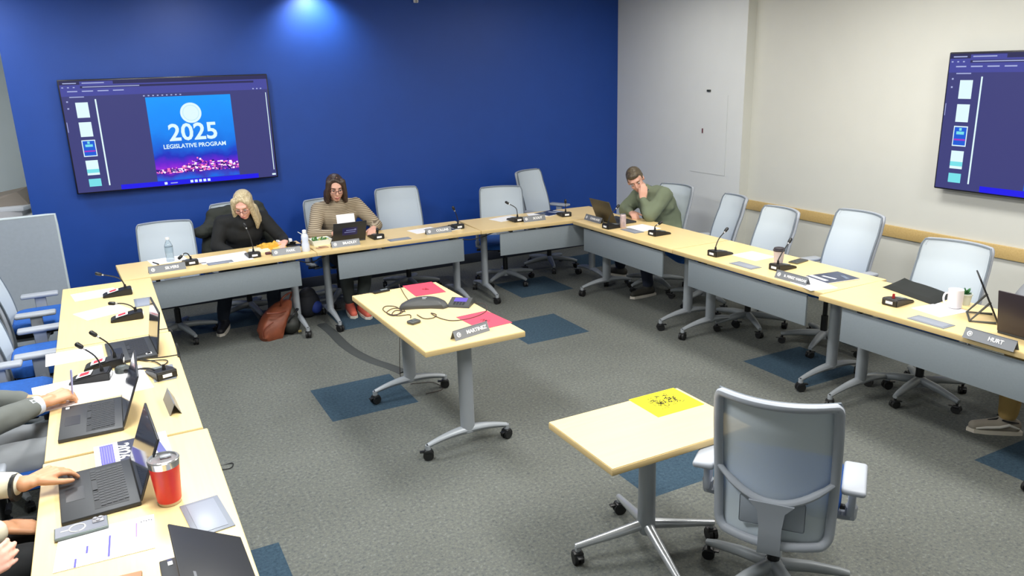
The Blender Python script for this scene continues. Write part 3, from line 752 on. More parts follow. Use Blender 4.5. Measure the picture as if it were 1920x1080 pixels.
# ---------------------------------------------------------------- laptops
LSCR = mat('laptop_screen', (30, 44, 72), .08, spec=.8)
LBODY = mat('laptop_black', (50, 53, 57), .5)
LLID = mat('laptop_lid', (38, 40, 44), .45)
def laptop(label, x, y, rz, ang=112, Wd=.36, D=.245, stick=None, screen=LSCR, lid=LLID, logo=None, lidlen=.235, name='laptop'):
    """local +y points from the user to the hinge; origin at the hinge line centre"""
    t = thing(name, label, 'laptop', (x, y, TH), R_(rz), 'open laptops on the tables')
    B().box((0, -D/2, .009), (Wd, D, .017), .004).build('laptop_base', LBODY, t)
    e = B().use(mat('key_well', (30, 32, 34), .5)).box((0, -D*.36, .0178), (Wd*.84, D*.44, .0008)).use(mat('keys', (44, 46, 49), .45))
    kw = Wd*.84/15
    for r in range(6):
        off = [0, .3, .5, .7, 1, 0][r]
        for k in range(14 if r < 5 else 12):
            xx = -Wd*.42+kw*(k+.5+off*.5); yy = -D*.165-r*D*.075
            ww = kw*.84
            if r == 5 and k in (4, 5, 6, 7): continue
            e.box((xx, yy, .0190), (ww, D*.062, .002))
    e.box((-Wd*.42+kw*6.5, -D*.165-5*D*.075, .019), (kw*4, D*.062, .002)); e.build('keyboard', None, t)
    B().box((0, -D*.8, .0178), (.105, .06, .0006)).build('touchpad', mat('touchpad', (42, 44, 48), .3), t)
    a = R_(ang)
    F = frame((0, 0, .016), (1, 0, 0), (0, -math.cos(a), math.sin(a)))   # y up the lid, z towards ... inner side
    inner = 1 if F.to_3x3().col[2].y < 0 or ang < 90 else -1
    li = B().box((0, lidlen/2, 0), (Wd, lidlen, .008), .003, M=F).build('laptop_lid', lid, t)
    zi = F.to_3x3().col[2]; sgn = 1 if zi.dot(Vector((0, -math.sin(a), -math.cos(a)))) > 0 else -1
    B().box((0, lidlen/2+.004, sgn*.0045), (Wd-.02, lidlen-.028, .001), M=F).build('laptop_screen', screen, li)
    if logo:
        B().box((logo[0], logo[1], -sgn*.0045), (.04, .008, .001), M=F).build('lid_badge', mat('badge_grey', (120, 122, 126), .3), li)
    if stick:
        for (sx_, sy_, sw, sh_, m_) in stick:
            B().box((sx_, sy_, .0182), (sw, sh_, .0008)).build('sticker', m_, t)
    return t
SW = PAPER
laptop('open laptop with a red and white sticker, farthest of the laptop row', .112, 4.61, -90+3, 100, .37, .235, [(.14, -.04, .03, .03, PAPER), (.14, -.04, .02, .02, RED)])
laptop('open laptop beside the hand with the pen and the nameplate tent', -.078, 3.70, -90-1, 112, .38, .25, [(-.16, -.225, .02, .015, PAPER)])
laptop('open laptop being typed on, next to the red tumbler', -.062, 2.99, -90+3, 112, .38, .25)
laptop('half-closed black laptop nearest the camera, sticker on its corner', .222, 2.20, -90+1, 30, .37, .245, [(-.155, -.215, .022, .014, PAPER), (-.175, -.215, .012, .014, mat('sticker_navy', (30, 40, 90), .5))], logo=(.1, .19))
t = laptop('open black laptop in front of the striped-shirt woman, emblem label on its lid', 1.865, 6.70, 180, 113, .30, .2, lidlen=.19)
# badge on that lid
lidp = [c for c in t.children if c.name.startswith('laptop_lid')][0]
a = R_(113); F = frame((0, 0, .016), (1, 0, 0), (0, -math.cos(a), math.sin(a)))
B().box((0, .10, -.0048), (.135, .075, .001), M=F).build('lid_label', mat('label_navy', (34, 34, 92), .4), lidp)
Fo = F @ Matrix.Translation((0, .10, -.0056)) @ Matrix.Rotation(PI, 4, 'Y')
B().use(mat('label_ink', (130, 140, 200), .5)).box((.008, .012, 0), (.085, .008, .0004), M=Fo).box((.0, -.008, 0), (.1, .008, .0004), M=Fo).lathe([(.009, 0), (.009, .0005)], (.048, .014, 0), 16, M=Fo).build('label_print', None, lidp)
# sheet of paper propped behind that laptop
o = B().box((0, 0, .07), (.165, .002, .14)).build('paper_sheet', PAPER, None)
p = atY(652, 420, 6.80); o.location = (p.x, 6.83, TH+.02); o.rotation_euler = (-.25, 0, 0)
o.location.z = TH+.09; tag(o, 'white paper held upright behind the black laptop of the striped-shirt woman', 'paper', WP)
# brown laptop by the man in green
laptop('open brown-backed laptop beside the man in green', 4.21, 6.08, 90, 113, .33, .23, lid=mat('laptop_brown', (74, 66, 48), .4), lidlen=.23)
# laptop at the picture edge, lid turned to the room
lp = laptop('black laptop with its lid to the room beside the HURT plate', 4.16, 2.13, 90+180-0, 100, .36, .24, lid=mat('laptop_dark_red_black', (46, 38, 44), .4), lidlen=.235, logo=(-.13, .2))
lp.rotation_euler.z = R_(90)
# black picture-stand like display (tablet on its stand) seen edge on
t = thing('tablet_stand', 'thin black tablet leaning on a dark stand, seen edge-on beside the white mug', 'tablet stand', (4.37, 2.44, TH), R_(37))
p0 = atX(1865, 614, 4.22); p1 = atX(1833, 517, 4.36)
pA = at(1865, 614); 
F = frame((0, -.0, .003), (1, 0, 0), (0, .42, .91))
B().box((0, .14, 0), (.21, .28, .009), .003, M=F).build('tablet', BLACK, t)
B().box((0, .14, .0052), (.19, .26, .0006), M=F).build('tablet_screen', LSCR, t)
e = B(); 
for sx in (-.09, .09): e.tube([(sx, .05, .125), (sx, .14, .007), (sx, .01, .007)], [.007, .007, .007], 6)
e.tube([(-.09, .14, .007), (.09, .14, .007)], .006, 6).build('stand_frame', mat('stand_grey', (60, 62, 60), .5), t)

# black sleeve lying on the table
b_ = B(); nu, nv = 10, 10; vs = []; fs = []
c4 = [Vector((4.42, 3.22, 0)), Vector((4.66, 3.26, 0)), Vector((4.60, 2.84, 0)), Vector((4.33, 2.80, 0))]
for side in (0, 1):
    for j in range(nv+1):
        for i in range(nu+1):
            u, v = i/nu, j/nv
            p = (c4[0]*(1-u)+c4[1]*u)*(1-v)+(c4[3]*(1-u)+c4[2]*u)*v
            h = .018+.010*math.sin(v*PI*1.1)*(u)+.022*max(0, 1-v*4)*u
            edge = min(u, 1-u, v, 1-v)*10; k = min(1, edge)
            vs.append((p.x-4.5, p.y-3.03, (h*k if side == 0 else 0)+.001))
n1 = (nu+1)*(nv+1)
for s_ in (0, 1):
    for j in range(nv):
        for i in range(nu): k = s_*n1+j*(nu+1)+i; fs.append([k, k+1, k+nu+2, k+nu+1])
o = b_.add(vs, fs, True).build('laptop_sleeve', mat('black_neoprene', (26, 30, 28), .85)); o.location = (4.5, 3.03, TH)
tag(o, 'soft black laptop sleeve lying flat with a raised corner', 'laptop sleeve')

# white mug
p = at(1789, 577)
t = thing('mug', 'plain white ceramic mug standing on a curled sheet', 'mug', (p.x, p.y, TH+.003))
B().lathe([(.034, 0), (.040, .004), (.042, .05), (.042, .112), (.0385, .112), (.0385, .02), (.0, .012)], n=32, cap=False).build('mug_body', mat('mug_white', (240, 236, 242), .25), t)
a0 = R_(150)
B().tube([(.04*math.cos(a0), .04*math.sin(a0), .09), (.062*math.cos(a0), .062*math.sin(a0), .088), (.07*math.cos(a0), .07*math.sin(a0), .06), (.06*math.cos(a0), .06*math.sin(a0), .032), (.04*math.cos(a0), .04*math.sin(a0), .03)], .006, 8, smooth_path=4).build('mug_handle', MATS['mug_white'], t)
B().lathe([(.0385, 0), (.0385, .001)], (0, 0, .098), 28).build('coffee', mat('milky_tea', (200, 196, 186), .2), t)
# potted plant behind the mug
t = thing('potted_plant', 'small green plant in a pale pot behind the white mug', 'plant', (4.50, 2.71, TH))
B().lathe([(.026, 0), (.034, .06), (.037, .062), (.037, .07), (.031, .07), (.03, .055), (0, .055)], n=20, cap=False).build('plant_pot', mat('pale_pot', (196, 204, 196), .6), t)
e = B(); rnd = random.Random(5)
for k in range(22):
    a = rnd.uniform(0, 2*PI); el = rnd.uniform(.3, 1.3); d = Vector((math.cos(a)*math.cos(el), math.sin(a)*math.cos(el), math.sin(el))); L_ = rnd.uniform(.03, .055)
    s_ = d.cross(Vector((0, 0, 1))).normalized()*.009; o_ = Vector((0, 0, .06))
    e.add([o_, o_+d*L_*.5+s_, o_+d*L_, o_+d*L_*.5-s_, o_+d*L_*.5+Vector((0, 0, .004))], [[0, 1, 4], [1, 2, 4], [2, 3, 4], [3, 0, 4]])
e.build('plant_leaves', mat('leaf_green', (40, 104, 52), .6), t)
# paper coffee cup
p = at(1459, 497)
t = thing('coffee_cup', 'white paper coffee cup with a dark lid behind a microphone', 'cup', (p.x, p.y, TH))
B().lathe([(.028, 0), (.030, .002), (.040, .112), (.041, .114), (.0, .114)], n=28, cap=True).build('cup_body', mat('cup_paper', (214, 200, 200), .6), t)
B().lathe([(.042, .108), (.043, .118), (.038, .120), (.037, .130), (.034, .132), (.0, .128)], n=28, cap=False).build('cup_lid', mat('lid_dark', (52, 48, 56), .5), t)
# drink can by the man in green
p = at(1163, 428); p.x += .03
t = thing('drink_can', 'slim patterned drink can beside the brown laptop', 'can', (p.x, p.y, TH))
B().lathe([(.022, 0), (.028, .008), (.028, .118), (.023, .130), (.021, .128), (0, .127)], n=24).build('can_body', mat('can_pink', (206, 184, 184), .35, .3, .22, 26), t)
B().lathe([(.0245, .128), (.0245, .132), (.02, .131), (0, .129)], n=24).build('can_top', CHROME, t)
# phones
def phone(label, x, y, z, rz, w_=.075, l_=.15, m=None, ring=False):
    t = thing('phone', label, 'phone', (x, y, z), R_(rz))
    B().box((0, 0, .0055), (w_, l_, .010), .004, seg=3).build('phone_case', m or BLACK, t)
    B().box((0, 0, .0108), (w_-.008, l_-.008, .0006)).build('phone_back', mat('phone_grey', (116, 120, 132), .3) if ring else mat('phone_glass', (34, 36, 38), .12), t)
    if ring:
        e = B(); pts = [(.024*math.cos(2*PI*k/28), .024*math.sin(2*PI*k/28)-.012, .0116) for k in range(30)]
        e.tube(pts, .0022, 6, cap=False).box((0, -.05, .0115), (.006, .022, .001)); e.build('magnet_ring', mat('ring_pale', (222, 224, 222), .4), t)
        e = B().box((-.018, .052, .0125), (.034, .036, .004), .003)
        for dx, dy in ((-.026, .06), (-.026, .043), (-.010, .052)): e.use(BLACK).lathe([(.0065, 0), (.0065, .003)], (dx, dy, .0145), 14)
        e.mats[0] = mat('camera_bump', (150, 150, 156), .3) if e.mats else None
        e.build('camera_bump', None, t)
    return t
pc = at(157, 990)
t = phone('phone in a clear grey case with a pale ring, lying partly on a printed flyer', pc.x-.005, pc.y-.015, TH+.0035, -88, .078, .162, mat('phone_case_grey', (112, 124, 120), .35), True)
p = at(1497, 491); phone('dark phone lying behind the paper coffee cup', p.x, p.y, TH, 100, m=mat('phone_olive', (92, 94, 84), .4))
p = at(556, 462); phone('dark phone behind the PARK nameplate', p.x, p.y+.03, TH, 60)
p = at(715, 548); t = thing('remote_control', 'slim black remote control at the far edge of the centre table', 'remote', (p.x, p.y, TH), R_(-82))
B().box((0, 0, .008), (.035, .12, .015), .005).build('remote_body', BLACK, t); B().box((0, .02, .0162), (.02, .05, .001)).build('remote_buttons', mat('grey_button', (120, 128, 130)), t)

# flyer near the camera
t = thing('flyer', 'white printed flyer with blue bars under the clear-cased phone', 'flyer', (-.17, 2.61, TH), R_(-3))
e = B().use(PAPER).box((0, 0, .0015), (.29, .22, .002)).use(mat('flyer_blue', (92, 86, 170), .7))
for x_, y_, l_ in ((-.055, -.02, .045), (-.085, -.085, .05), (.01, -.0, .07), (.01, -.065, .06)): e.box((x_, y_, .0028), (.006, l_, .0006))
e.use(mat('flyer_violet', (150, 120, 190), .7)).box((.09, .03, .0028), (.004, .09, .0006)).use(mat('flyer_pale', (190, 196, 225), .7)).box((.115, -.01, .0028), (.004, .06, .0006)).box((.075, -.075, .0028), (.014, .004, .0006)).box((-.135, -.098, .0028), (.006, .004, .0006))
for k in range(5): e.use(DINK).box((.105+.008*k, .075+.003*(k % 2), .0028), (.004, .005, .0006))
e.build('flyer_paper', None, t)
# 2026 brochure under the laptop
t = thing('brochure', 'white and dark brochure marked 2026 lying between two open laptops', 'brochure', (-.06, 3.295, TH+.0005), R_(2), 'dark printed brochures on the tables')
e = B().use(PAPER).box((0, 0, .001), (.275, .215, .002)).use(mat('brochure_violet', (92, 88, 176), .5)).box((-.092, 0, .0022), (.05, .195, .0006)).use(mat('brochure_slate2', (56, 60, 80), .3)).box((.008, 0, .0022), (.115, .213, .0006))
e.use(mat('brochure_pale', (214, 220, 232))).box((.122, 0, .0022), (.03, .20, .0006)).use(mat('brochure_indigo', (80, 84, 150), .4)).box((.092, .0, .0023), (.03, .20, .0006), rot=(0, 0, .12))
for k in range(5): e.use(mat('brochure_lines', (150, 146, 214), .5)).box((-.110+.009*k, 0, .0026), (.0016, .165, .0003))
e.build('brochure_pages', None, t)
text('brochure_title', '2026', .075, INK, t, Matrix.Translation((-.038, .0, .0032)) @ Matrix.Rotation(-PI/2, 4, 'Z'), .02)
# brown notebook corner at the bottom of the picture
p = at(247, 1078)
o = B().box((0, 0, .006), (.15, .2, .012), .003).build('notebook', mat('brown_cover', (176, 134, 100), .7)); o.location = (p.x-.055, p.y-.10, TH); o.rotation_euler = (0, 0, R_(-6)); tag(o, 'brown covered notebook at the near end of the laptop row', 'notebook')
# red tumbler
p = at(305, 948)
t = thing('tumbler', 'red insulated tumbler with a clear lid and steel rim', 'tumbler', (p.x+.0, p.y+.0, TH))
TS = 1.0
B().lathe([(.035, .012), (.037, .016), (.046, .150), (.0465, .152)], n=36).build('tumbler_body', mat('tumbler_red', (214, 40, 34), .35), t)
B().lathe([(.030, 0), (.0345, .002), (.0352, .012)], n=36).build('tumbler_foot', mat('steel_band', (190, 178, 160), .3, .7), t)
B().use(CHROME).lathe([(.0468, .151), (.049, .176), (.047, .178), (.044, .172)], n=36, cap=False).build('steel_rim', mat('steel_band', (190, 178, 160), .3, .7), t)
B().lathe([(.045, .168), (.047, .174), (.047, .180), (.041, .181), (.039, .174), (.0, .174)], n=36, cap=False).build('tumbler_lid', mat('clear_lid', (168, 172, 174), .08, trans=.5), t)
B().box((.008, .006, .180), (.034, .018, .008), .003).build('lid_slider', mat('clear_lid2', (180, 184, 188), .1, trans=.3), t)

t.scale = (1.1, 1.1, .98); t.location.x += .026; t.location.y += .012
# round webcam puck and coiled cables on the laptop row
p = at(231, 697); t = thing('webcam_puck', 'round dark speaker puck behind an open laptop on the laptop row', 'speaker', (p.x, p.y, TH))
B().lathe([(.03, 0), (.038, .004), (.038, .022), (.03, .03), (0, .031)], n=28).build('puck_body', mat('puck_grey', (62, 68, 66), .5), t); B().lathe([(.015, 0), (.015, .0015)], (0, 0, .030), 20).build('puck_button', mat('puck_light', (92, 100, 98), .5), t)
def cable(label, pix, r=.003, z=TH+.004, name='cable', m=None, extra=None):
    P = [at(x, y, z) if len(q) == 2 else at(x, y, q[2]) for q in pix for x, y in [q[:2]]]
    if extra: P += [Vector(v) for v in extra]
    c0 = P[0].copy()
    o = B().tube([q-c0 for q in P], r, 7, smooth_path=5).build(name, m or mat('cable_black', (34, 34, 34), .5)); o.location = c0
    tag(o, label, 'cable'); return o
cable('black cable running from the open laptops over the table edge, loop hanging', [(216, 690), (232, 676), (262, 672), (300, 670), (335, 665), (334, 668)], extra=[(.228, 4.60, .738), (.236, 4.6, .70), (.24, 4.55, .45), (.27, 4.5, .1), (.33, 4.46, .006), (.42, 4.44, .006), (.40, 4.38, .006), (.33, 4.40, .006)])
cable('coiled black cable beside the tipped microphone', [(250, 672), (275, 676), (310, 675), (312, 681), (292, 690), (262, 692), (240, 686), (236, 678), (262, 674), (290, 678), (304, 686)], .0032, TH+.007)
cable('thin dark cord from the sticker laptop over the table edge', [(290, 619), (305, 617), (318, 616), (323, 622)], .0025)

# ---------------------------------------------------------------- centre table: conference phone and friends
p = at(797, 572); t = thing('conference_phone', 'dark grey arched conference phone on the centre table', 'conference phone', (p.x-.005, p.y-.01, TH), R_(-30))
n = 28; poly = []
for k in range(n+1):
    a = PI*k/n; poly.append((.155*math.cos(a), -.045+.125*math.sin(a)))
poly = [(x, y*1.3) for x, y in poly]+[(-.135, -.095), (-.05, -.075), (.05, -.07), (.13, -.085)]
e = B(); m_ = len(poly)
def ring(sc, z): return [(x*sc, y*sc+.0, z) for x, y in poly]
vs = ring(1, 0)+ring(1.0, .012)+ring(.94, .026)+ring(.72, .042)+ring(.35, .052); fs = []
for i in range(4):
    for k in range(m_): fs.append([i*m_+k, i*m_+(k+1) % m_, (i+1)*m_+(k+1) % m_, (i+1)*m_+k])
fs.append(list(range(m_))[::-1]); fs.append([4*m_+k for k in range(m_)])
e.add(vs, fs, True).build('phone_shell', mat('conf_grey', (66, 68, 68), .45), t)
B().box((.0, .0, .054), (.03, .014, .002)).box((.0, -.022, .053), (.022, .008, .002)).build('emblem_plate', mat('emblem_silver', (170, 172, 174), .3), t)
p = at(867, 573); t = thing('phone_keypad', 'dark keypad unit with a lit violet display beside the conference phone', 'keypad', (p.x-.01, p.y+.01, TH), R_(-42))
e = B(); vs = [(-.075, -.055, 0), (.075, -.055, 0), (.075, .055, 0), (-.075, .055, 0), (-.07, -.05, .014), (.07, -.05, .014), (.07, .05, .04), (-.07, .05, .04)]
e.add(vs, [[0, 3, 2, 1], [4, 5, 6, 7], [0, 1, 5, 4], [1, 2, 6, 5], [2, 3, 7, 6], [3, 0, 4, 7]]).build('keypad_body', mat('conf_grey'  , (66, 68, 68)), t)
sl = math.atan2(.026, .1)
B().box((.0, .018, .0335), (.085, .045, .001), rot=(sl, 0, 0)).build('keypad_display', emis('violet_display', (130, 110, 235), 1.0), t)
e = B()
for i in range(4):
    for j in range(3): y_ = -.012-.012*j; e.box((-.03+.02*i, y_, .027+.26*y_+.0008), (.014, .008, .002), rot=(sl, 0, 0))
e.build('keypad_keys', mat('keys', (44, 46, 49)), t)
p = at(776, 606); t = thing('phone_puck', 'small dark square microphone pod on the centre table', 'microphone pod', (p.x, p.y, TH), R_(20))
B().box((0, 0, .01), (.07, .06, .02), .009, seg=3).build('pod_body', mat('conf_grey', (66, 68, 68)), t); B().box((0, 0, .0205), (.02, .02, .001)).build('pod_button', mat('puck_light', (92, 100, 98)), t)
dk = mat('cable_brown', (64, 54, 50), .5)
cable('looped cord from the conference phone to the small square pod', [(770, 596), (768, 590), (745, 592), (728, 588), (718, 580), (724, 574), (742, 575), (752, 584), (738, 592), (725, 586), (738, 578), (758, 580), (750, 588), (735, 590), (742, 582), (760, 584)], .003, m=dk)
cable('cord running from the conference phone across to the red sheet and table edge', [(782, 590), (795, 597), (812, 596), (818, 590), (808, 587), (815, 592), (830, 598), (850, 601), (880, 597), (905, 588), (913, 579), (908, 570), (890, 568)], .003, m=dk)
cable('short black cord from the remote to the edge of the centre table', [(702, 549), (690, 549), (676, 552)], .002)
cable('dark cord rising from the conference phone over the far table edge', [(765, 562), (758, 552), (752, 541), (749, 537)], .0025, m=dk, extra=[(1.735, 5.06, .72), (1.72, 5.07, .4), (1.70, 5.06, .02), (1.78, 5.0, .006), (1.9, 4.95, .006), (1.92, 4.80, .006), (1.78, 4.78, .006)])
# red sheets
REDP = mat('red_paper', (226, 66, 88), .7)
def redsheet(px, py, rz, label, m=REDP, z=TH, w_=.216, h_=.3):
    p = at(px, py, z); t = thing('coloured_sheet', label, 'paper', (p.x, p.y, z), R_(rz), 'coloured instruction sheets')
    B().box((0, 0, .001), (w_, h_, .0016)).build('sheet_paper', m, t)
    e = B(); rnd = random.Random(px)
    for k in range(110 if m != REDP else 14):
        s_ = .042 if m != REDP else .018
        x, y = rnd.gauss(0, s_*.5), rnd.gauss(-.02, s_)
        if m != REDP: x, y = rnd.gauss(.01, .026), rnd.gauss(.035 if k % 2 else -.04, .020)
        a = rnd.uniform(0, PI); e.box((x, y, .0022), (rnd.uniform(.01, .026), .0034, .0008), rot=(0, 0, a))
    e.build('sheet_doodle', mat('doodle_ink', (48, 48, 30), .7) if m != REDP else mat('doodle_dark', (60, 14, 24), .7), t)
    return t
redsheet(795, 542, -3, 'red sheet at the far end of the centre table')
redsheet(907, 600, 5, 'red sheet beside the MARTINEZ nameplate')
YEL = mat('yellow_paper', (246, 232, 12), .7)
p = at(1250, 755, SQH); t = redsheet(1249, 754, 90, 'yellow sheet with a black doodle on the low side table', YEL, SQH, .225, .27)

# ---------------------------------------------------------------- back row clutter
p = at(320, 490); t = thing('water_bottle', 'clear plastic water bottle with a white cap on the white sheet', 'bottle', (p.x, p.y, TH+.002))
B().lathe([(.028, 0), (.032, .01), (.030, .05), (.032, .09), (.032, .13), (.018, .165), (.013, .17), (.013, .185)], n=24).build('bottle_body', mat('clear_plastic', (225, 238, 246), .06, trans=.85, ior=1.2), t)
B().lathe([(.0155, .183), (.0155, .2), (0, .2)], n=18).build('bottle_cap', WHITE, t)
B().lathe([(.0325, .075), (.0325, .12)], n=24, cap=False).build('bottle_label', mat('label_blue', (150, 172, 192), .5), t)
p = at(574, 471); t = thing('spray_bottle', 'white plastic bottle beside the salad container', 'bottle', (p.x, p.y, TH))
B().lathe([(.03, 0), (.034, .006), (.032, .06), (.026, .085), (.031, .12), (.028, .14), (.015, .155), (.014, .16)], n=24).build('bottle_body', mat('bottle_white', (214, 222, 240), .4), t)
B().lathe([(.017, .158), (.017, .18), (.012, .186), (0, .187)], n=18).build('bottle_cap', WHITE, t)
p = at(602, 459); t = thing('salad_container', 'open white takeaway container of green salad beside the black laptop', 'food container', (p.x, p.y+.03, TH), R_(4))
e = B(); pr = [(-.055, .0), (.055, .0)]
vs = []; 
for sx, z in ((.07, 0), (.09, .05), (.087, .05), (.066, .004)):
    vs += [(-sx, -sx*.8, z), (sx, -sx*.8, z), (sx, sx*.8, z), (-sx, sx*.8, z)]
fs = [[3, 2, 1, 0], [12, 13, 14, 15]]+[[i*4+k, i*4+(k+1) % 4, (i+1)*4+(k+1) % 4, (i+1)*4+k] for i in range(3) for k in range(4)]
e.add(vs, fs).build('container_tray', mat('foam_white', (232, 238, 232), .5), t)
B().add([(-.088, .07, .05), (-.088, -.07, .05), (-.17, -.07, .12), (-.17, .07, .12), (-.088, .07, .054), (-.088, -.07, .054), (-.167, -.07, .124), (-.167, .07, .124)], [[0, 1, 2, 3], [7, 6, 5, 4], [0, 4, 5, 1], [1, 5, 6, 2], [2, 6, 7, 3], [3, 7, 4, 0]]).build('container_lid', MATS['foam_white'], t)
e = B(); rnd = random.Random(9)
for k in range(40): e.use(mat('salad_green', (70, 120, 60), .6) if k % 4 else mat('salad_pale', (190, 190, 120), .6)).ell((rnd.uniform(-.07, .07), rnd.uniform(-.05, .05), .035+rnd.uniform(0, .022)), (rnd.uniform(.008, .018), rnd.uniform(.006, .014), .006), rot=(rnd.uniform(-1, 1), rnd.uniform(-1, 1), rnd.uniform(0, 3)), n=8)
e.build('salad', None, t)
p = at(603, 464); o = B().box((0, 0, .003), (.10, .05, .006), .002).box((.01, .01, .008), (.07, .04, .004), .002, rot=(0, .1, .3)).build('napkin', mat('brown_napkin', (176, 140, 112), .8)); o.location = (p.x, p.y-.02, TH); o.rotation_euler = (0, 0, .2); tag(o, 'crumpled brown napkin before the salad container', 'napkin')
# wrappers and food in front of the woman in black
p = at(505, 468); t = thing('food_wrapper', 'opened yellow food wrapper with crumbs beside the tall microphone', 'wrapper', (p.x, p.y+.02, TH), R_(14))
e = B(); rnd = random.Random(2)
def crumple(e, m, cx, cy, w_, h_, zz, sd, n=8):
    r = random.Random(sd); e.use(m); vs = []; fs = []
    for s_ in (0, 1):
        for j in range(n+1):
            for i in range(n+1):
                u, v = i/n-.5, j/n-.5
                vs.append((cx+u*w_, cy+v*h_, .001+(0 if s_ else zz*(.5+.5*noise.noise(Vector((u*4+sd, v*4, sd))))+.006)))
    N1 = (n+1)**2
    for s_ in (0, 1):
        for j in range(n):
            for i in range(n): k = s_*N1+j*(n+1)+i; fs.append([k, k+1, k+n+2, k+n+1])
    for i in range(n):
        fs.append([i, i+1, N1+i+1, N1+i]); k = n*(n+1)+i; fs.append([k, k+1, N1+k+1, N1+k]); a_ = i*(n+1); fs.append([a_, a_+n+1, N1+a_+n+1, N1+a_]); c_ = a_+n; fs.append([c_, c_+n+1, N1+c_+n+1, N1+c_])
    e.add(vs, fs)
crumple(e, mat('wrapper_yellow', (222, 170, 60), .5), .01, .01, .17, .12, .07, 3)
e.build('wrapper', None, t)
e = B(); crumple(e, mat('wrapper_cream', (238, 232, 206), .6), -.10, -.03, .14, .12, .03, 8); crumple(e, mat('wrapper_pale_yellow', (226, 208, 130), .6), .07, -.04, .12, .06, .02, 5); e.build('wrapper_paper', None, t)
p = at(540, 461); t = thing('snack_tray', 'small black tray with a white napkin behind the PARK nameplate', 'tray', (p.x-.01, p.y+.04, TH), R_(10))
B().add([(-.06, -.05, 0), (.06, -.05, 0), (.06, .05, 0), (-.06, .05, 0), (-.075, -.06, .025), (.075, -.06, .025), (.075, .06, .025), (-.075, .06, .025), (-.07, -.056, .024), (.07, -.056, .024), (.07, .056, .024), (-.07, .056, .024), (-.056, -.046, .004), (.056, -.046, .004), (.056, .046, .004), (-.056, .046, .004)], [[3, 2, 1, 0], [12, 13, 14, 15]]+[[i*4+k, i*4+(k+1) % 4, (i+1)*4+(k+1) % 4, (i+1)*4+k] for i in range(3) for k in range(4)]).build('tray', BLACK, t)
e = B(); crumple(e, PAPER, 0, .03, .12, .07, .03, 12); o = e.build('napkin', None, t); o.location.z = .024
B().ell((0, -.01, .016), (.035, .025, .012)).build('dip', mat('dip_green', (150, 168, 156), .4), t)
p = at(503, 477); o = B().box((0, 0, .02), (.07, .05, .04), .012).build('lip_balm_tin', mat('maroon', (84, 40, 50), .4)); o.location = (p.x, p.y, TH); o.scale = (.7, .7, .5); tag(o, 'tiny maroon tin beside the PARK nameplate', 'tin')
# headset beside the laptop
p = at(691, 436); t = thing('headset', 'black headset lying beside the black laptop of the striped-shirt woman', 'headset', (p.x, p.y+.03, TH))
for sx in (-.05, .05): B().lathe([(.026, 0), (.03, .01), (.026, .024), (0, .026)], (sx, 0, 0), 18).build('ear_cup', BLACK, t)
B().tube([(-.05, 0, .03), (-.045, .05, .045), (0, .085, .05), (.045, .05, .045), (.05, 0, .03)], .006, 8, smooth_path=4).build('headband', BLACK, t)

# ---------------------------------------------------------------- under the tables
p = at(512, 638, 0); t = thing('tote_bag', 'slouching rust brown leather bag on the carpet under the table', 'bag', (1.09, 6.62, 0), R_(6))
e = B(); n = 20; vs = []; fs = []
levels = [(0, .095, .065, 0, 0), (.03, .105, .075, 0, 0), (.08, .115, .085, .012, .01), (.14, .12, .09, .04, .03), (.19, .115, .08, .08, .06), (.235, .10, .06, .12, .09), (.27, .075, .035, .16, .11), (.285, .03, .015, .18, .12)]
for li, (z, a, b2, dx, dy) in enumerate(levels):
    for k in range(n):
        t_ = 2*PI*k/n; q = 1+.10*noise.noise(Vector((math.cos(t_)*2, math.sin(t_)*2, z*14)))*2
        vs.append((dx+a*q*math.copysign(abs(math.cos(t_))**.7, math.cos(t_)), dy+b2*q*math.copysign(abs(math.sin(t_))**.7, math.sin(t_)), z))
for i in range(len(levels)-1):
    for k in range(n): fs.append([i*n+k, i*n+(k+1) % n, (i+1)*n+(k+1) % n, (i+1)*n+k])
fs.append(list(range(n))[::-1]); fs.append([(len(levels)-1)*n+k for k in range(n)])
e.add(vs, fs, True).build('bag_body', mat('rust_leather', (120, 62, 38), .55, 0, .18, 14, .3, 60), t)
B().tube([(-.04, -.07, .25), (.05, -.09, .24), (.13, -.04, .23)], .008, 8, smooth_path=4).tube([(-.09, -.07, .05), (-.08, -.085, .12), (0, -.09, .17)], .006, 8, smooth_path=4).build('bag_seams', mat('rust_dark', (108, 50, 30), .5), t)
B().tube([(.12, .05, .26), (.12, .0, .33), (.18, .02, .36), (.24, .1, .34), (.22, .12, .27)], .009, 8, smooth_path=4).build('bag_strap', MATS['rust_dark'], t)
t = thing('tote_bag', 'dark olive bag lying beside the rust brown leather bag', 'bag', (1.27, 6.64, 0), R_(10))
B().ell((0, .02, .085), (.085, .09, .085)).ell((.03, .08, .12), (.07, .08, .11)).build('bag_body', mat('dark_olive', (38, 40, 36), .6, 0, .2, 20), t)
B().tube([(-.05, -.05, .13), (0, -.08, .2), (.06, -.03, .22), (.08, .05, .2)], .008, 8, smooth_path=4).build('bag_strap', BLACK, t); B().box((.045, -.06, .03), (.03, .012, .022), .004).build('bag_buckle', mat('brass', (190, 170, 110), .3, .7), t)
t = thing('backpack', 'dark backpack with a blue patch by the legs under the second table', 'backpack', (1.52, 7.05, 0), R_(20))
B().ell((0, 0, .13), (.12, .09, .13)).ell((.0, .0, .2), (.09, .07, .09)).build('pack_body', mat('dark_pack', (34, 36, 44), .7), t); B().ell((.04, -.07, .1), (.06, .04, .06)).build('front_pocket', mat('pack_blue', (34, 58, 140), .7), t)
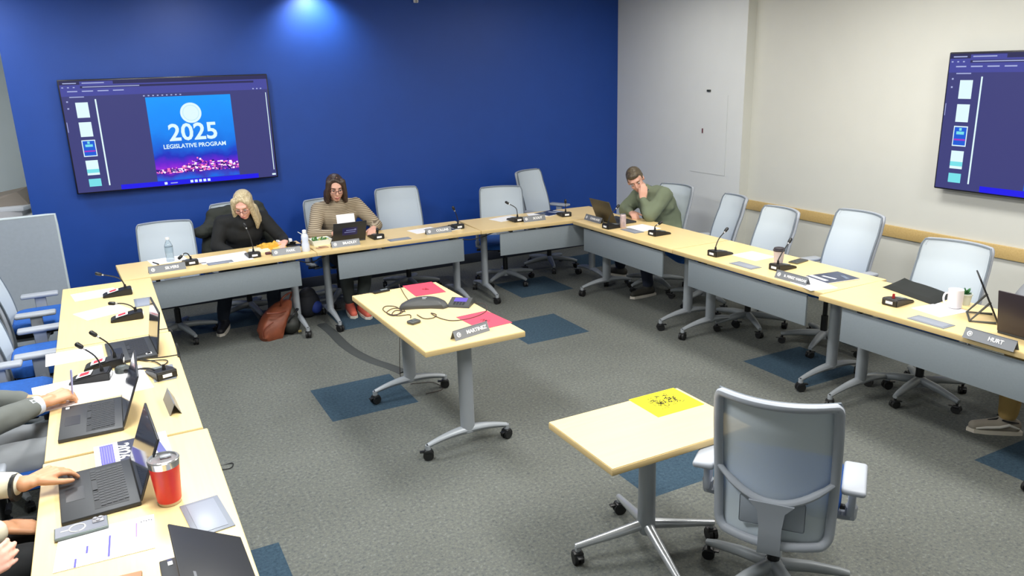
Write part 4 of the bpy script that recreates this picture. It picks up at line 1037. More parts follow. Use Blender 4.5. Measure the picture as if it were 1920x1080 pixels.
# flat cord cover curving over the carpet
pts = [(603, 607), (622, 622), (645, 645), (670, 662), (700, 676), (730, 686), (757, 697)]
P = [at(x, y, .006) for x, y in pts]; c0 = P[0].copy(); c0.z = 0
e = B(); Q = []
for i in range(len(P)-1):
    for k in range(4):
        t_ = k/4; a_, b2, c_, d_ = P[max(i-1, 0)], P[i], P[i+1], P[min(i+2, len(P)-1)]
        Q.append(.5*((2*b2)+(c_-a_)*t_+(2*a_-5*b2+4*c_-d_)*t_*t_+(3*b2-3*c_+d_-a_)*t_**3))
Q.append(P[-1]); vs = []; fs = []
for i, q in enumerate(Q):
    d = (Q[min(i+1, len(Q)-1)]-Q[max(i-1, 0)]).normalized(); s_ = Vector((-d.y, d.x, 0)); q = q-c0
    for off, z in ((-.045, .001), (-.03, .009), (.03, .009), (.045, .001)): vs.append((q.x+s_.x*off, q.y+s_.y*off, z))
for i in range(len(Q)-1):
    for k in range(3): fs.append([i*4+k, i*4+k+1, (i+1)*4+k+1, (i+1)*4+k])
    fs.append([i*4+3, i*4, (i+1)*4, (i+1)*4+3])
o = e.add(vs, fs).build('cord_cover', mat('cord_cover_grey', (58, 62, 62), .7)); o.location = c0; tag(o, 'flat dark cord cover curving across the carpet to the centre table', 'cord cover')
cable('thin black cable lying along the carpet behind the wall row legs', [(560, 583, .006), (600, 580, .006), (640, 578, .006)], .004, .006)
cable('black cable sagging under the joint between the second and corner tables', [(868, 449, .70), (885, 449, .68), (905, 444, .67), (925, 436, .69), (940, 432, .70)], .005, .69)
cable('black cables hanging under the joint by the PARK nameplate', [(560, 489, .70), (575, 492, .66), (590, 490, .64), (600, 484, .67), (612, 480, .70)], .005, .69)

# alcove behind the end of the blue wall
t = thing('counter', 'white counter in the alcove past the end of the blue wall', 'counter', (-1.6, 9.1, 0))
B().box((.36, 0, .46), (1.2, .6, .92), .004).build('counter_body', mat('counter_white', (206, 212, 216), .6), t); B().box((.36, 0, .935), (1.24, .64, .03), .004).build('counter_top', mat('counter_top', (214, 216, 220), .4), t)
o = B().box((0, 0, .02), (.42, .3, .04), .004).build('ring_binder', mat('binder_white', (226, 230, 238), .4)); o.location = (-.86, 8.98, 1.0); o.rotation_euler = (0, 0, -.35); tag(o, 'white ring binder on top of the papers on the alcove counter', 'binder')
o = B().box((0, 0, .025), (.4, .3, .05), .003).build('paper_pile', mat('pile_pale', (196, 196, 200), .7)); o.location = (-.9, 8.98, .95); o.rotation_euler = (0, 0, -.2); tag(o, 'pale folder with a red edge under the white ring binder', 'folder')
o = B().add([(-.26, -.12, 0), (.2, -.12, 0), (.24, .12, 0), (-.26, .12, 0), (-.26, -.10, .05), (.12, -.12, .13), (.2, .12, .15), (-.26, .12, .08)], [[0, 3, 2, 1], [4, 5, 6, 7], [0, 1, 5, 4], [1, 2, 6, 5], [2, 3, 7, 6], [3, 0, 4, 7]]).build('carton', mat('carton_taupe', (150, 140, 130), .8)); o.location = (-.87, 9.02, 1.041); tag(o, 'taupe open carton resting on the white ring binder', 'box')
t = thing('privacy_panel', 'tall grey freestanding panel behind the laptop row, slightly curved top', 'panel', (0, 0, 0))
vs = []; fs = []; n = 14
for k in range(n+1):
    u = k/n; x = -1.28+u*.885; zt = 1.115+.012*(2*u-1)**2+(.006 if u > .93 else 0); y = 7.42+.05*math.sin(u*PI)
    vs += [(x, y, .04), (x, y, zt), (x, y+.03, zt), (x, y+.03, .04)]
for k in range(n):
    for j in range(4): fs.append([k*4+j, k*4+(j+1) % 4, (k+1)*4+(j+1) % 4, (k+1)*4+j])
fs += [[0, 1, 2, 3], [n*4+j for j in range(4)]]
B().add(vs, fs, True).build('panel_face', mat('panel_fabric', (158, 168, 180), .8, 0, .03, 40), t)
B().tube([(-1.28+k/n*.885, 7.43+.05*math.sin(k/n*PI), 1.115+.012*(2*k/n-1)**2+.006) for k in range(n+1)]+[(-.393, 7.43, 1.05), (-.393, 7.43, .06)], .012, 8).build('panel_trim', mat('trim_pale', (190, 202, 208), .6), t)
for x in (-1.2, -.47): B().box((x, 7.445, .02), (.05, .4, .04), .01).build('panel_foot', STEEL, t)
# ---------------------------------------------------------------- people
def remesh(b_, name, m, parent, vox=.009, it=6, wr=0, wsc=9, fac=.5):
    me = bpy.data.meshes.new('tmp'); me.from_pydata([tuple(v) for v in b_.v], [], b_.f); me.update()
    bm = bmesh.new(); bm.from_mesh(me); bmesh.ops.recalc_face_normals(bm, faces=bm.faces[:]); bm.to_mesh(me); bm.free()
    o = bpy.data.objects.new('tmp', me); COL.objects.link(o)
    r = o.modifiers.new('r', 'REMESH'); r.mode = 'VOXEL'; r.voxel_size = vox; r.use_smooth_shade = True
    s = o.modifiers.new('s', 'SMOOTH'); s.iterations = it; s.factor = fac
    dg = bpy.context.evaluated_depsgraph_get(); me2 = bpy.data.meshes.new_from_object(o.evaluated_get(dg))
    bpy.data.objects.remove(o)
    if wr:
        me2.update(); ns = [v.normal.copy() for v in me2.vertices]
        for v, nn in zip(me2.vertices, ns):
            c = v.co*wsc
            h = noise.noise(Vector((c.x, c.y, c.z*1.6)))+.5*noise.noise(c*2.3)
            v.co += nn*(h*wr)
    me2.name = name; me2.materials.clear(); me2.materials.append(m)
    me2.polygons.foreach_set('use_smooth', [True]*len(me2.polygons))
    o2 = bpy.data.objects.new(name, me2); COL.objects.link(o2); o2.parent = parent
    return o2

def hand(b_, W, d, nrm, side, curl=.35, spread=.06, scale=1.0, thumb=.6, curls=None):
    """W wrist, d towards the fingers, nrm out of the back of the hand, side +1/-1: thumb on side*(d x nrm)"""
    W = Vector(W); d = Vector(d).normalized(); nrm = Vector(nrm); nrm = (nrm-d*nrm.dot(d)).normalized(); s = d.cross(nrm)*side
    k = scale
    b_.cap(W-d*.02*k, .024*k, W+d*.012*k, .023*k)
    base = [.030, .010, -.011, -.031]
    ln = [.070, .078, .073, .057]; rr = [.0095, .0098, .0093, .0082]
    for i in range(4):
        kn = W+d*(.088-.006*abs(i-1.2))*k+s*base[i]*k
        b_.cap(W+s*base[i]*.55*k, .0155*k, kn, .0118*k)
        c = (curls[i] if curls else curl); dd = (d+s*spread*(1.2-i)*.9).normalized(); p = kn
        for j, fr in enumerate((.45, .32, .23)):
            ax = dd.cross(nrm).normalized(); a = -c*(1.0 if j else .8)
            # rotate towards the palm
            nn = nrm
            dd = (dd*math.cos(c*(.8+.25*j)) - nn*math.sin(c*(.8+.25*j))).normalized()
            nrm_i = nn
            q = p+dd*ln[i]*fr*k
            b_.cap(p, rr[i]*k*(1-.06*j), q, rr[i]*k*(1-.06*(j+1)), n=10); p = q
    b_.ell(W+d*.05*k, (.001+.040*k, .05*k, .013*k), rot=Matrix((s, d, s.cross(d))).transposed(), n=14)
    t0 = W+d*.022*k+s*.024*k; td = (d*(.75)+s*thumb-nrm*.25).normalized()
    t1 = t0+td*.042*k; td2 = (td+d*.5-nrm*.15).normalized(); t2 = t1+td2*.032*k; t3 = t2+(td2+d*.3).normalized()*.022*k
    b_.cap(t0, .0165*k, t1, .0125*k, n=10); b_.cap(t1, .0115*k, t2, .0105*k, n=10); b_.cap(t2, .0105*k, t3, .0085*k, n=10)

def head_mesh(b_, H, k=1.0):
    def e(c, r, rot=None): b_.ell(H @ Vector(c), tuple(x for x in r), rot=(H.to_3x3() @ (Euler(rot).to_matrix() if rot else Matrix.Identity(3))), n=20)
    e((0, -.018, .03), (.074, .094, .088)); e((0, .022, -.03), (.060, .068, .080)); e((0, .045, -.09), (.034, .036, .026))
    e((0, .0, -.06), (.056, .055, .05)); e((0, .070, .034), (.050, .018, .014)); e((-.034, .058, -.025), (.024, .026, .028)); e((.034, .058, -.025), (.024, .026, .028))
    b_.cap(H @ Vector((0, .088, .014)), .0085, H @ Vector((0, .110, -.022)), .0115); e((0, .100, -.028), (.0165, .012, .009))
    e((0, .088, -.056), (.025, .010, .006)); e((0, .086, -.067), (.021, .011, .007))
    for s in (-1, 1): e((s*.075, -.008, -.006), (.010, .019, .031), (0, 0, s*-.3))
def face_bits(t, H, glasses=None, brow=(90, 70, 50), lips=(170, 96, 90), smile=0):
    for s in (-1, 1): B().use(mat('eye_white', (190, 176, 166), .4)).ell(H @ Vector((s*.031, .0765, .009)), (.0125, .0125, .0085), rot=H.to_3x3(), n=12).use(mat('eye_dark', (40, 34, 30), .2)).ell(H @ Vector((s*.031, .0875, .008)), (.0055, .003, .0055), rot=H.to_3x3(), n=10).build('eye', None, t)
    e = B()
    for s in (-1, 1): e.tube([H @ Vector((s*x, y, z)) for x, y, z in ((.014, .0895, .029), (.032, .087, .034), (.05, .074, .028))], [.003, .0035, .002], 6)
    e.build('eyebrows', mat('brow_%d' % brow[0], brow, .9), t)
    B().tube([H @ Vector(p) for p in ((-.024, .088, -.061), (-.008, .098, -.058), (0, .098, -.060), (.008, .098, -.058), (.024, .088, -.061))], [.001, .003, .0035, .003, .001], 8).tube([H @ Vector(p) for p in ((-.02, .088, -.064), (0, .0975, -.068), (.02, .088, -.064))], [.001, .004, .001], 8).build('lips', mat('lips_%d' % lips[0], lips, .5), t)
    if glasses:
        g = B(); gm = mat('glasses_%d' % glasses[0], glasses, .3)
        for s in (-1, 1):
            pts = [H @ Vector((s*.033+.024*math.copysign(abs(math.cos(a))**.7, math.cos(a)), .104-.010*abs(s*.033+.024*math.cos(a))/.05, .004+.016*math.copysign(abs(math.sin(a))**.7, math.sin(a)))) for a in [2*PI*k/20 for k in range(22)]]
            g.tube(pts, .0022, 6, cap=False); g.tube([H @ Vector(p) for p in ((s*.057, .094, .012), (s*.074, .06, .012), (s*.078, -.005, .008))], .0018, 6)
        g.tube([H @ Vector(p) for p in ((-.011, .103, .008), (0, .106, .010), (.011, .103, .008))], .002, 6)
        g.build('spectacles', gm, t)
def shoe(b_, A, toe, sole_h=.028, L=.17):
    A = Vector(A); d = Vector((toe[0], toe[1], 0)).normalized(); z0 = A.z
    b_.cap((A.x-d.x*.04, A.y-d.y*.04, .052), .044, (A.x+d.x*.03, A.y+d.y*.03, .055), .046); b_.cap((A.x+d.x*.03, A.y+d.y*.03, .052), .044, (A.x+d.x*L, A.y+d.y*L, .036), .034); b_.cap((A.x, A.y, .05), .042, (A.x, A.y, .10), .042)
SKIN = mat('skin_light', (222, 170, 148), .5); SKIN2 = mat('skin_tan', (205, 150, 112), .5); SKINP = mat('skin_pink', (232, 176, 158), .5)

def person(label, loc, rz, J, skin, top, trousers, shoes, H, vox=.008, sleeve=(.0, .0), hands=None, tr_r=1.0, top_kw=None, neckline=1.0, rs=1.0, sole=None, fat=1.0):
    """J: joints by name in the local frame (+y is the way the person faces); H: head matrix (local)"""
    t = thing('person', label, 'person', loc, rz)
    V = {k: Vector(v) for k, v in J.items()}
    b_ = B()
    head_mesh(b_, H)
    nb = V['neck']; b_.cap(nb-Vector((0, .01, .03)), .055, H @ Vector((0, -.02, -.06)), .05)
    b_.ell((V['pelvis']), (.15, .12, .12)); b_.cap(V['pelvis'], .12, V['chest'], .13); b_.cap(V['chest'], .12, nb-Vector((0, 0, .06)), .08)
    for s in ('l', 'r'):
        b_.cap(V['chest'].lerp(nb, .5), .08, V['sh_'+s], .05)
        b_.cap(V['sh_'+s], .048, V['el_'+s], .038); b_.cap(V['el_'+s], .038, V['wr_'+s], .0235*(1+(fat-1)*.4))
        b_.cap(V['hip_'+s], .085, V['kn_'+s], .055); b_.cap(V['kn_'+s], .052, V['an_'+s], .035)
        tv_ = V['an_'+s].lerp(Vector(V['toe_'+s]), .72); b_.cap(V['an_'+s], .035, (V['an_'+s].x, V['an_'+s].y, .05), .033); b_.cap((V['an_'+s].x, V['an_'+s].y, .05), .033, (tv_.x, tv_.y, .036), .024)
        hd = hands[s]
        hand(b_, V['wr_'+s], hd['d'], hd['n'], hd['side'], hd.get('curl', .3), hd.get('spread', .06), hd.get('k', 1.0), hd.get('thumb', .6), hd.get('curls'))
    body = remesh(b_, 'body', skin, t, vox, 3, fac=.45)
    # top garment
    g = B()
    g.cap(V['pelvis']+Vector((0, 0, .02)), .155*rs, V['chest'], .152*rs)
    g.ell(V['pelvis']+Vector((0, .0, .02)), (.185*rs, .14*rs, .10)); g.ell(V['chest'], (.19*rs, .135*rs, .16)); g.cap(V['chest'], .13*rs, nb-Vector((0, .0, .055)), .10)
    for s in ('l', 'r'):
        g.cap(nb-Vector((0, .0, .045)), .07, V['sh_'+s], .068*rs); g.cap(V['sh_'+s], .07*rs, V['el_'+s], .058*rs)
        wr = V['el_'+s].lerp(V['wr_'+s], sleeve[0] or .93); g.cap(V['el_'+s], .057*rs*fat, wr, .040*fat)
    g.cap(nb-Vector((0, .0, .04)), .068, nb+Vector((0, .004, .0)), .064)
    kw = dict(vox=.011, it=6, wr=.006, wsc=9); kw.update(top_kw or {})
    remesh(g, kw.pop('name', 'sweater'), top, t, **kw)
    g = B(); g.ell(V['pelvis']-Vector((0, .0, .01)), (.185, .15, .115))
    for s in ('l', 'r'):
        g.cap(V['hip_'+s], .105*tr_r, V['kn_'+s], .078*tr_r); g.cap(V['kn_'+s], .074*tr_r, V['an_'+s]+Vector((0, 0, .03)), .055*tr_r)
    remesh(g, 'trousers', trousers, t, vox=.012, it=6, wr=.006, wsc=8)
    for s in ('l', 'r'):
        g = B(); a_ = V['an_'+s]; shoe(g, a_, V['toe_'+s]-a_); o = remesh(g, 'shoe', shoes, t, vox=.007, it=4)
        d = (V['toe_'+s]-a_); d.z = 0; d.normalize(); n_ = Vector((-d.y, d.x, 0))
        B().prism([((a_+d*x_+n_*y_).x, (a_+d*x_+n_*y_).y) for x_, y_ in ((-.085, -.03), (-.02, -.040), (.1, -.045), (.18, -.035), (.212, 0), (.18, .035), (.1, .045), (-.02, .04), (-.085, .03))], .0, .024).build('shoe_sole', sole or mat('sole_pale', (206, 200, 188), .7), o)
    return t, body
def hair(t, H, m, pieces, vox=.007, it=3, wr=.003, wsc=40):
    g = B()
    for p in pieces:
        if len(p) == 2: g.ell(H @ Vector(p[0]), p[1], rot=H.to_3x3(), n=20)
        elif len(p) == 4: g.cap(H @ Vector(p[0]), p[1], H @ Vector(p[2]), p[3])
        else: g.ell(H @ Vector(p[0]), p[1], rot=H.to_3x3() @ Euler(p[2]).to_matrix(), n=20)
    return remesh(g, 'hair', m, t, vox=vox, it=it, wr=wr, wsc=wsc)
def hmat(c, yaw=0, pitch=0, roll=0, k=1.0):
    """yaw + turns to local -x ... (left), pitch + looks down, roll + tips to local +x"""
    return Matrix.Translation(c) @ Matrix.Rotation(yaw, 4, 'Z') @ Matrix.Rotation(roll, 4, 'Y') @ Matrix.Rotation(-pitch, 4, 'X') @ Matrix.Scale(k, 4)
def stripes(name, c1, c2, sc, rough=.9, thr=.62):
    m = bpy.data.materials.new(name); m.use_nodes = True; nt = m.node_tree; b = nt.nodes['Principled BSDF']
    tc = nt.nodes.new('ShaderNodeTexCoord'); w_ = nt.nodes.new('ShaderNodeTexWave'); w_.bands_direction = 'Z'; w_.inputs['Scale'].default_value = sc; w_.inputs['Distortion'].default_value = .6; w_.inputs['Detail Scale'].default_value = 1
    r = nt.nodes.new('ShaderNodeValToRGB'); r.color_ramp.elements[0].position = thr-.05; r.color_ramp.elements[1].position = thr+.05
    r.color_ramp.elements[0].color = lin(c1)+(1,); r.color_ramp.elements[1].color = lin(c2)+(1,)
    for a, c in ((tc.outputs['Object'], w_.inputs[0]), (w_.outputs[0], r.inputs[0]), (r.outputs[0], b.inputs['Base Color'])): nt.links.new(a, c)
    b.inputs['Roughness'].default_value = rough; return m
def hairmat(name, c1, c2):
    m = bpy.data.materials.new(name); m.use_nodes = True; nt = m.node_tree; b = nt.nodes['Principled BSDF']
    tc = nt.nodes.new('ShaderNodeTexCoord'); mp = nt.nodes.new('ShaderNodeMapping'); mp.inputs['Scale'].default_value = (90, 60, 6)
    n = nt.nodes.new('ShaderNodeTexNoise'); n.inputs['Scale'].default_value = 1.5; n.inputs['Detail'].default_value = 3
    r = nt.nodes.new('ShaderNodeValToRGB'); r.color_ramp.elements[0].position = .35; r.color_ramp.elements[1].position = .65
    r.color_ramp.elements[0].color = lin(c1)+(1,); r.color_ramp.elements[1].color = lin(c2)+(1,)
    for a, c in ((tc.outputs['Object'], mp.inputs[0]), (mp.outputs[0], n.inputs['Vector']), (n.outputs[0], r.inputs[0]), (r.outputs[0], b.inputs['Base Color'])): nt.links.new(a, c)
    b.inputs['Roughness'].default_value = .45; return m

# woman in black, facing the room (-y); local x = -(world x - x0)
LX, LY = 1.05, 7.36
J = dict(pelvis=(0, -.02, .58), chest=(.0, .13, .86), neck=(-.0, .21, 1.01), sh_l=(-.17, .16, .955), sh_r=(.175, .15, .945), el_l=(-.31, .26, .76), wr_l=(-.29, .47, .775), el_r=(.25, .20, .75), wr_r=(.12, .33, .69),
    hip_l=(-.10, .05, .55), hip_r=(.10, .05, .55), kn_l=(-.17, .42, .52), kn_r=(.22, .38, .50), an_l=(-.14, .42, .09), an_r=(.28, .26, .09), toe_l=(-.14, .58, .03), toe_r=(.33, .40, .03))
H = hmat((.0, .30, 1.105), yaw=-.30, pitch=.50, roll=.12)
H = Matrix.Translation((-.005, .285, 1.105)) @ Matrix.Rotation(-.42, 4, 'Z') @ Matrix.Rotation(-.55, 4, 'X')
t, _ = person('woman in a black top with blonde hair and glasses, looking down at the table', (LX, LY, 0), PI, J, SKINP, mat('black_knit', (20, 22, 24), .85), mat('dark_denim', (30, 38, 52), .9), mat('shoe_dark', (24, 24, 28), .6), H,
    hands={'l': dict(d=(.5, .8, -.1), n=(0, 0, 1), side=1, curl=.4), 'r': dict(d=(-.8, .5, -.05), n=(0, 0, 1), side=-1, curl=.4)}, rs=.98, top_kw=dict(name='black_top', wr=.004))
BL = hairmat('blonde_hair', (168, 150, 114), (214, 200, 166))
hair(t, H, BL, [((0, -.032, .038), (.083, .096, .088)), ((0, -.05, -.03), (.080, .070, .11)),
    ((.062, .03, .07), .03, (.080, .035, -.06), .026), ((.080, .035, -.06), .026, (.088, .03, -.16), .022), ((.07, -.02, -.05), .04, (.085, -.02, -.19), .026),
    ((-.062, .03, .07), .03, (-.080, .035, -.06), .026), ((-.080, .035, -.06), .026, (-.092, .04, -.17), .026), ((-.092, .04, -.17), .026, (-.080, .05, -.225), .014), ((-.07, -.02, -.05), .04, (-.09, -.02, -.2), .03),
    ((-.02, .042, .096), .021, (-.066, .040, .04), .018), ((.01, .044, .098), .020, (.066, .040, .045), .018), ((0, -.06, -.1), .06, (0, -.06, -.19), .05)], wr=.002)
face_bits(t, H, (90, 40, 44), (150, 120, 80), (190, 110, 110))
# dark coat over the chair behind her
t = thing('coat', 'dark olive padded coat hung over the chair behind the woman in black', 'coat', (1.06, 7.60, 0))
g = B(); g.cap((-.21, .0, .97), .055, (.20, .0, 1.0), .06); g.cap((-.2, .0, .9), .09, (.2, .0, .92), .09); g.cap((-.22, -.02, .72), .09, (.2, -.0, .75), .08); g.cap((-.24, -.06, .86), .075, (-.31, -.16, .64), .06); g.cap((-.31, -.16, .64), .055, (-.2, -.18, .5), .05); g.cap((.23, -.04, .86), .07, (.30, -.12, .62), .055)
remesh(g, 'coat_body', mat('olive_padding', (40, 44, 38), .8), t, vox=.012, it=5, wr=.011, wsc=11)
g = B(); g.ell((-.33, -.16, .84), (.09, .07, .055)); g.ell((-.27, -.13, .85), (.09, .07, .07)); remesh(g, 'coat_hood', mat('olive_padding', (40, 44, 38)), t, vox=.01, it=4, wr=.008, wsc=16)
B().ell((-.415, -.17, .845), (.015, .02, .02)).build('coat_toggle', mat('grey_button', (120, 128, 130)), t)

# woman in the striped shirt
LX, LY = 1.95, 7.36
J = dict(pelvis=(0, -.02, .58), chest=(.02, .06, .87), neck=(.02, .12, 1.03), sh_l=(-.175, .06, .965), sh_r=(.19, .06, .955), el_l=(-.32, .20, .77), wr_l=(-.22, .42, .785), el_r=(.31, .28, .76), wr_r=(.16, .46, .785),
    hip_l=(-.10, .05, .55), hip_r=(.10, .05, .55), kn_l=(-.13, .45, .52), kn_r=(.10, .46, .52), an_l=(-.03, .50, .10), an_r=(.06, .40, .10), toe_l=(-.03, .68, .03), toe_r=(.08, .58, .03))
H = Matrix.Translation((.045, .20, 1.165)) @ Matrix.Rotation(-.12, 4, 'Z') @ Matrix.Rotation(-.30, 4, 'X')
STR = stripes('striped_knit', (178, 164, 140), (112, 98, 80), 20)
t, _ = person('woman in a striped beige shirt with a dark bob and glasses behind a black laptop', (LX, LY, 0), PI, J, SKIN, STR, mat('grey_trousers', (62, 68, 66), .9), mat('coral_shoe', (196, 92, 74), .7), H,
    hands={'l': dict(d=(.45, .85, -.05), n=(0, 0, 1), side=1, curl=.35), 'r': dict(d=(-.75, .6, -.05), n=(0, 0, 1), side=-1, curl=.3)}, sleeve=(.82, 0), rs=1.04, top_kw=dict(name='striped_shirt', wr=.004))
BR = hairmat('brown_hair', (44, 34, 30), (78, 60, 50))
hair(t, H, BR, [((0, -.030, .038), (.083, .096, .086)), ((0, -.05, -.02), (.080, .066, .10)),
    ((.062, .03, .07), .030, (.080, .035, -.05), .026), ((.080, .035, -.05), .026, (.084, .035, -.12), .022), ((.07, -.02, -.05), .04, (.08, -.02, -.12), .032),
    ((-.062, .03, .07), .030, (-.080, .035, -.05), .026), ((-.080, .035, -.05), .026, (-.084, .035, -.12), .022), ((-.07, -.02, -.05), .04, (-.08, -.02, -.12), .032),
    ((.02, .040, .098), .022, (-.062, .045, .050), .018), ((.03, .04, .096), .020, (.068, .04, .045), .018)], wr=.002)
face_bits(t, H, (70, 40, 44), (60, 44, 36), (176, 100, 96))

# man in the green sweater, facing -x: local +y -> world -x, local +x -> world +y
MX, MY = 4.86, 6.08
J = dict(pelvis=(0, -.06, .58), chest=(.02, .04, .86), neck=(.07, .14, 1.00), sh_l=(-.15, .08, .965), sh_r=(.21, .08, .94), el_l=(-.17, .27, .785), wr_l=(-.088, .29, .935), el_r=(.27, .24, .785), wr_r=(.08, .30, .785),
    hip_l=(-.10, .0, .55), hip_r=(.10, .0, .55), kn_l=(-.22, .36, .50), kn_r=(.34, .30, .50), an_l=(-.20, .30, .1), an_r=(.56, .08, .09), toe_l=(-.20, .46, .03), toe_r=(.70, .14, .03))
H = Matrix.Translation((.085, .25, 1.10)) @ Matrix.Rotation(.80, 4, 'Z') @ Matrix.Rotation(.38, 4, 'Y') @ Matrix.Rotation(-.50, 4, 'X')
t, _ = person('man in a green sweater leaning his cheek on one hand', (MX, MY, 0), PI/2, J, SKIN, mat('green_fleece', (112, 122, 100), .95), mat('navy_trousers', (34, 40, 58), .9), mat('shoe_brown', (52, 50, 44), .7), H,
    hands={'l': dict(d=(-.02, -.08, 1), n=(-.9, .45, 0), side=-1, curl=.2, spread=.03, thumb=.25, k=.95), 'r': dict(d=(-.9, .3, -.03), n=(0, .2, 1), side=-1, curl=.75)}, rs=1.2, top_kw=dict(name='green_sweater', wr=.014, wsc=7))
hair(t, H, hairmat('short_brown_hair', (66, 57, 44), (98, 86, 66)), [((0, -.030, .044), (.080, .092, .084)), ((0, .030, .082), (.062, .05, .036)), ((0, -.065, -.01), (.068, .05, .065)), ((.066, -.02, .02), (.016, .04, .045)), ((-.066, -.02, .02), (.016, .04, .045))], wr=.0025, wsc=60)
face_bits(t, H, None, (110, 90, 66), (184, 112, 100))
g = B(); g.tube([Vector(J['neck'])+Vector((.075*math.cos(a), .07*math.sin(a)-.005, .012+.012*math.sin(a*1+1.6))) for a in [2*PI*k/20 for k in range(22)]], .014, 8, cap=False).build('shirt_collar', mat('collar_navy', (50, 60, 84), .8), t)

# people along the laptop row, facing +x
def rowguy(label, y, top, trousers, J2, hands, skin, hairm, vox=.005, name='sweater', sleeve=.93, x=-.86, wr=.006):
    J = dict(pelvis=(0, -.06, .58), chest=(0, -.02, .88), neck=(0, .01, 1.06), sh_l=(-.18, .0, 1.0), sh_r=(.18, .0, 1.0), hip_l=(-.10, .0, .56), hip_r=(.10, .0, .56), kn_l=(-.13, .42, .56), kn_r=(.13, .42, .56), an_l=(-.13, .42, .1), an_r=(.13, .42, .1), toe_l=(-.13, .58, .03), toe_r=(.13, .58, .03))
    J.update(J2); H = Matrix.Translation((0, .07, 1.20)) @ Matrix.Rotation(-.3, 4, 'X')
    t, bd = person(label, (x, y, 0), -PI/2, J, skin, top, trousers, mat('shoe_dark', (24, 24, 28)), H, vox=vox, hands=hands, sleeve=(sleeve, 0), fat=1.22, top_kw=dict(name=name, wr=wr))
    hair(t, H, hairm, [((0, -.03, .046), (.083, .096, .088)), ((0, -.06, -.02), (.07, .05, .08))]); face_bits(t, H)
    return t
# local (x, y) -> world (x0 + y, y0 - x)
GREY = mat('grey_suit', (104, 108, 104), .9); LG = mat('grey_suit_trousers', (150, 154, 158), .9)
t = rowguy('person in a grey suit writing with a pen on white paper', 3.93, GREY, LG,
    dict(sh_l=(-.18, .0, 1.0), el_l=(-.10, -.02, .82), wr_l=(-.03, .29, .79), el_r=(.30, .02, .80), wr_r=(.015, .345, .79), hip_r=(.12, .02, .56), kn_l=(-.05, .44, .58), kn_r=(.14, .44, .59)),
    {'l': dict(d=(-.25, 1, -.10), n=(-.2, 0, 1), side=1, curl=.25, thumb=.2), 'r': dict(d=(-.55, .85, .05), n=(.3, .1, 1), side=-1, curls=[.75, .85, .9, .95], spread=.02, thumb=.3, k=1.1)}, SKIN2, BR, vox=.0048, name='suit_jacket', sleeve=.80, x=-.72)
B().tube([Vector((.30, .02, .80)).lerp(Vector((.015, .345, .79)), .78), Vector((.30, .02, .80)).lerp(Vector((.015, .345, .79)), .90)], [.046, .042], 16).build('shirt_cuff', mat('cuff_blue_white', (206, 214, 232), .8), t)
B().tube([Vector((-.10, -.02, .82)).lerp(Vector((-.03, .29, .79)), .60), Vector((-.10, -.02, .82)).lerp(Vector((-.03, .29, .79)), .74)], [.042, .040], 16).build('shirt_cuff', MATS['cuff_blue_white'], t)
B().tube([Vector((-.10, -.02, .82)).lerp(Vector((-.03, .29, .79)), .76), Vector((-.10, -.02, .82)).lerp(Vector((-.03, .29, .79)), .80)], [.034, .033], 16).build('wristwatch', BLACK, t)
CR = mat('cream_knit', (222, 214, 190), .95)
t = rowguy('person in a cream cardigan typing on the open laptop beside the red tumbler', 3.02, CR, mat('black_trousers', (34, 36, 38), .9),
    dict(el_l=(-.17, .08, .80), wr_l=(-.05, .46, .80), el_r=(.24, .14, .74), wr_r=(.02, .37, .68), kn_l=(-.10, .42, .56), kn_r=(.10, .42, .56)),
    {'l': dict(d=(-.45, .9, .05), n=(.1, -.1, 1), side=1, curls=[.45, .6, .62, .65], spread=.12, thumb=.6, k=1.08), 'r': dict(d=(-.2, 1, -.4), n=(.1, .3, 1), side=-1, curl=.35)}, SKIN2, BR, vox=.0048, name='cardigan', sleeve=.84, x=-.86)
B().tube([Vector((-.17, .08, .80)).lerp(Vector((-.04, .47, .785)), .84), Vector((-.17, .08, .80)).lerp(Vector((-.04, .47, .785)), .87)], [.051, .050], 16).build('cuff_band', BLACK, t)
t = rowguy('person in pale knitwear with hands clasped at the near corner of the laptop row', 2.43, mat('pale_knit', (226, 220, 204), .95), mat('cream_trousers', (196, 188, 160), .9),
    dict(el_l=(-.30, .12, .80), wr_l=(-.27, .33, .80), el_r=(.14, .18, .78), wr_r=(-.16, .335, .755), kn_l=(-.12, .42, .56), kn_r=(.16, .42, .56)),
    {'l': dict(d=(.75, .55, -.35), n=(-.4, .8, .4), side=1, curl=.5), 'r': dict(d=(-.45, .75, .15), n=(.3, .8, .4), side=-1, curl=.55)}, SKINP, BR, vox=.0048, name='pullover', x=-.86)
a = Vector(at(141, 733, .80)); pen('pale blue pen held in the hand of the person in the grey suit', at(136, 742, .775), at(133, 693, .91), mat('pen_blue', (170, 176, 226), .3), .0045, mat('pen_blue', (170, 176, 226)))

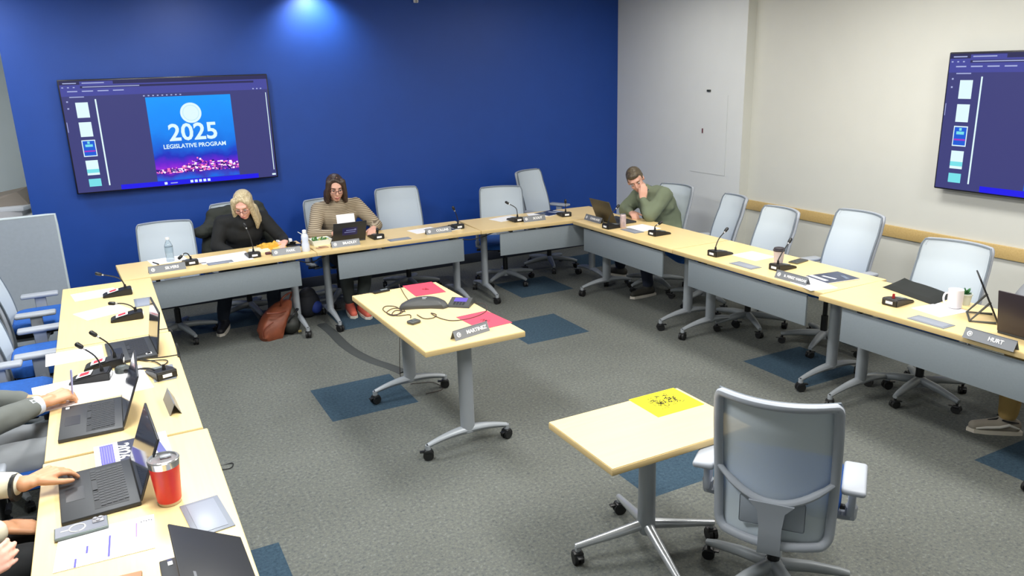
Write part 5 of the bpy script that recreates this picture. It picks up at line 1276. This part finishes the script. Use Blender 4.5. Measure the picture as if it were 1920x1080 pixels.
# person beyond the HURT plate: tan trousers and sneaker show under the table
J = dict(pelvis=(0, -.06, .58), chest=(0, -.02, .88), neck=(0, .01, 1.06), sh_l=(-.18, .0, 1.0), sh_r=(.18, .0, 1.0), el_l=(-.24, .2, .8), el_r=(.24, .2, .8), wr_l=(-.1, .4, .78), wr_r=(.1, .4, .78), hip_l=(-.10, .0, .56), hip_r=(.10, .0, .56),
    kn_l=(-.12, .40, .52), kn_r=(.14, .36, .52), an_l=(-.16, .28, .1), an_r=(.15, .36, .1), toe_l=(-.16, .44, .03), toe_r=(.27, .50, .03))
H = Matrix.Translation((0, .07, 1.20)) @ Matrix.Rotation(-.3, 4, 'X')
t, _ = person('person in tan trousers and running shoes, only a leg and shoe showing under the table', (4.92, 2.25, 0), PI/2, J, SKIN, mat('grey_top', (120, 124, 130), .9), mat('tan_trousers', (176, 146, 88), .9), mat('runner_grey', (150, 142, 128), .8), H,
    hands={'l': dict(d=(.3, 1, 0), n=(0, 0, 1), side=1), 'r': dict(d=(-.3, 1, 0), n=(0, 0, 1), side=-1)}, sole=mat('sole_white', (214, 206, 190), .6))
hair(t, H, BR, [((0, -.03, .046), (.083, .096, .088)), ((0, -.06, -.02), (.07, .05, .08))]); face_bits(t, H)
a_ = Vector((.15, .36, 0)); d_ = Vector((.65, .76, 0)).normalized(); n_ = Vector((-d_.y, d_.x, 0))
e = B().use(mat('shoe_white', (214, 210, 200), .6))
for sg in (-1, 1): e.tube([a_+d_*x_+n_*sg*y_+Vector((0, 0, z_)) for x_, y_, z_ in ((-.06, .035, .045), (0, .047, .07), (.05, .05, .055), (.12, .044, .045), (.17, .034, .032))], [.006, .009, .009, .008, .005], 8)
e.use(BLACK)
for sg in (-1, 1): e.tube([a_+d_*x_+n_*sg*y_+Vector((0, 0, z_)) for x_, y_, z_ in ((-.05, .042, .085), (0, .049, .09), (.04, .04, .098))], [.004, .006, .005], 8)
e.build('shoe_stripes', None, t)
g = B().tube([(.155, .345, .10), (.185, .41, .085), (.215, .44, .075)], [.012, .010, .008], 8).build('shoe_laces', BLACK, t)
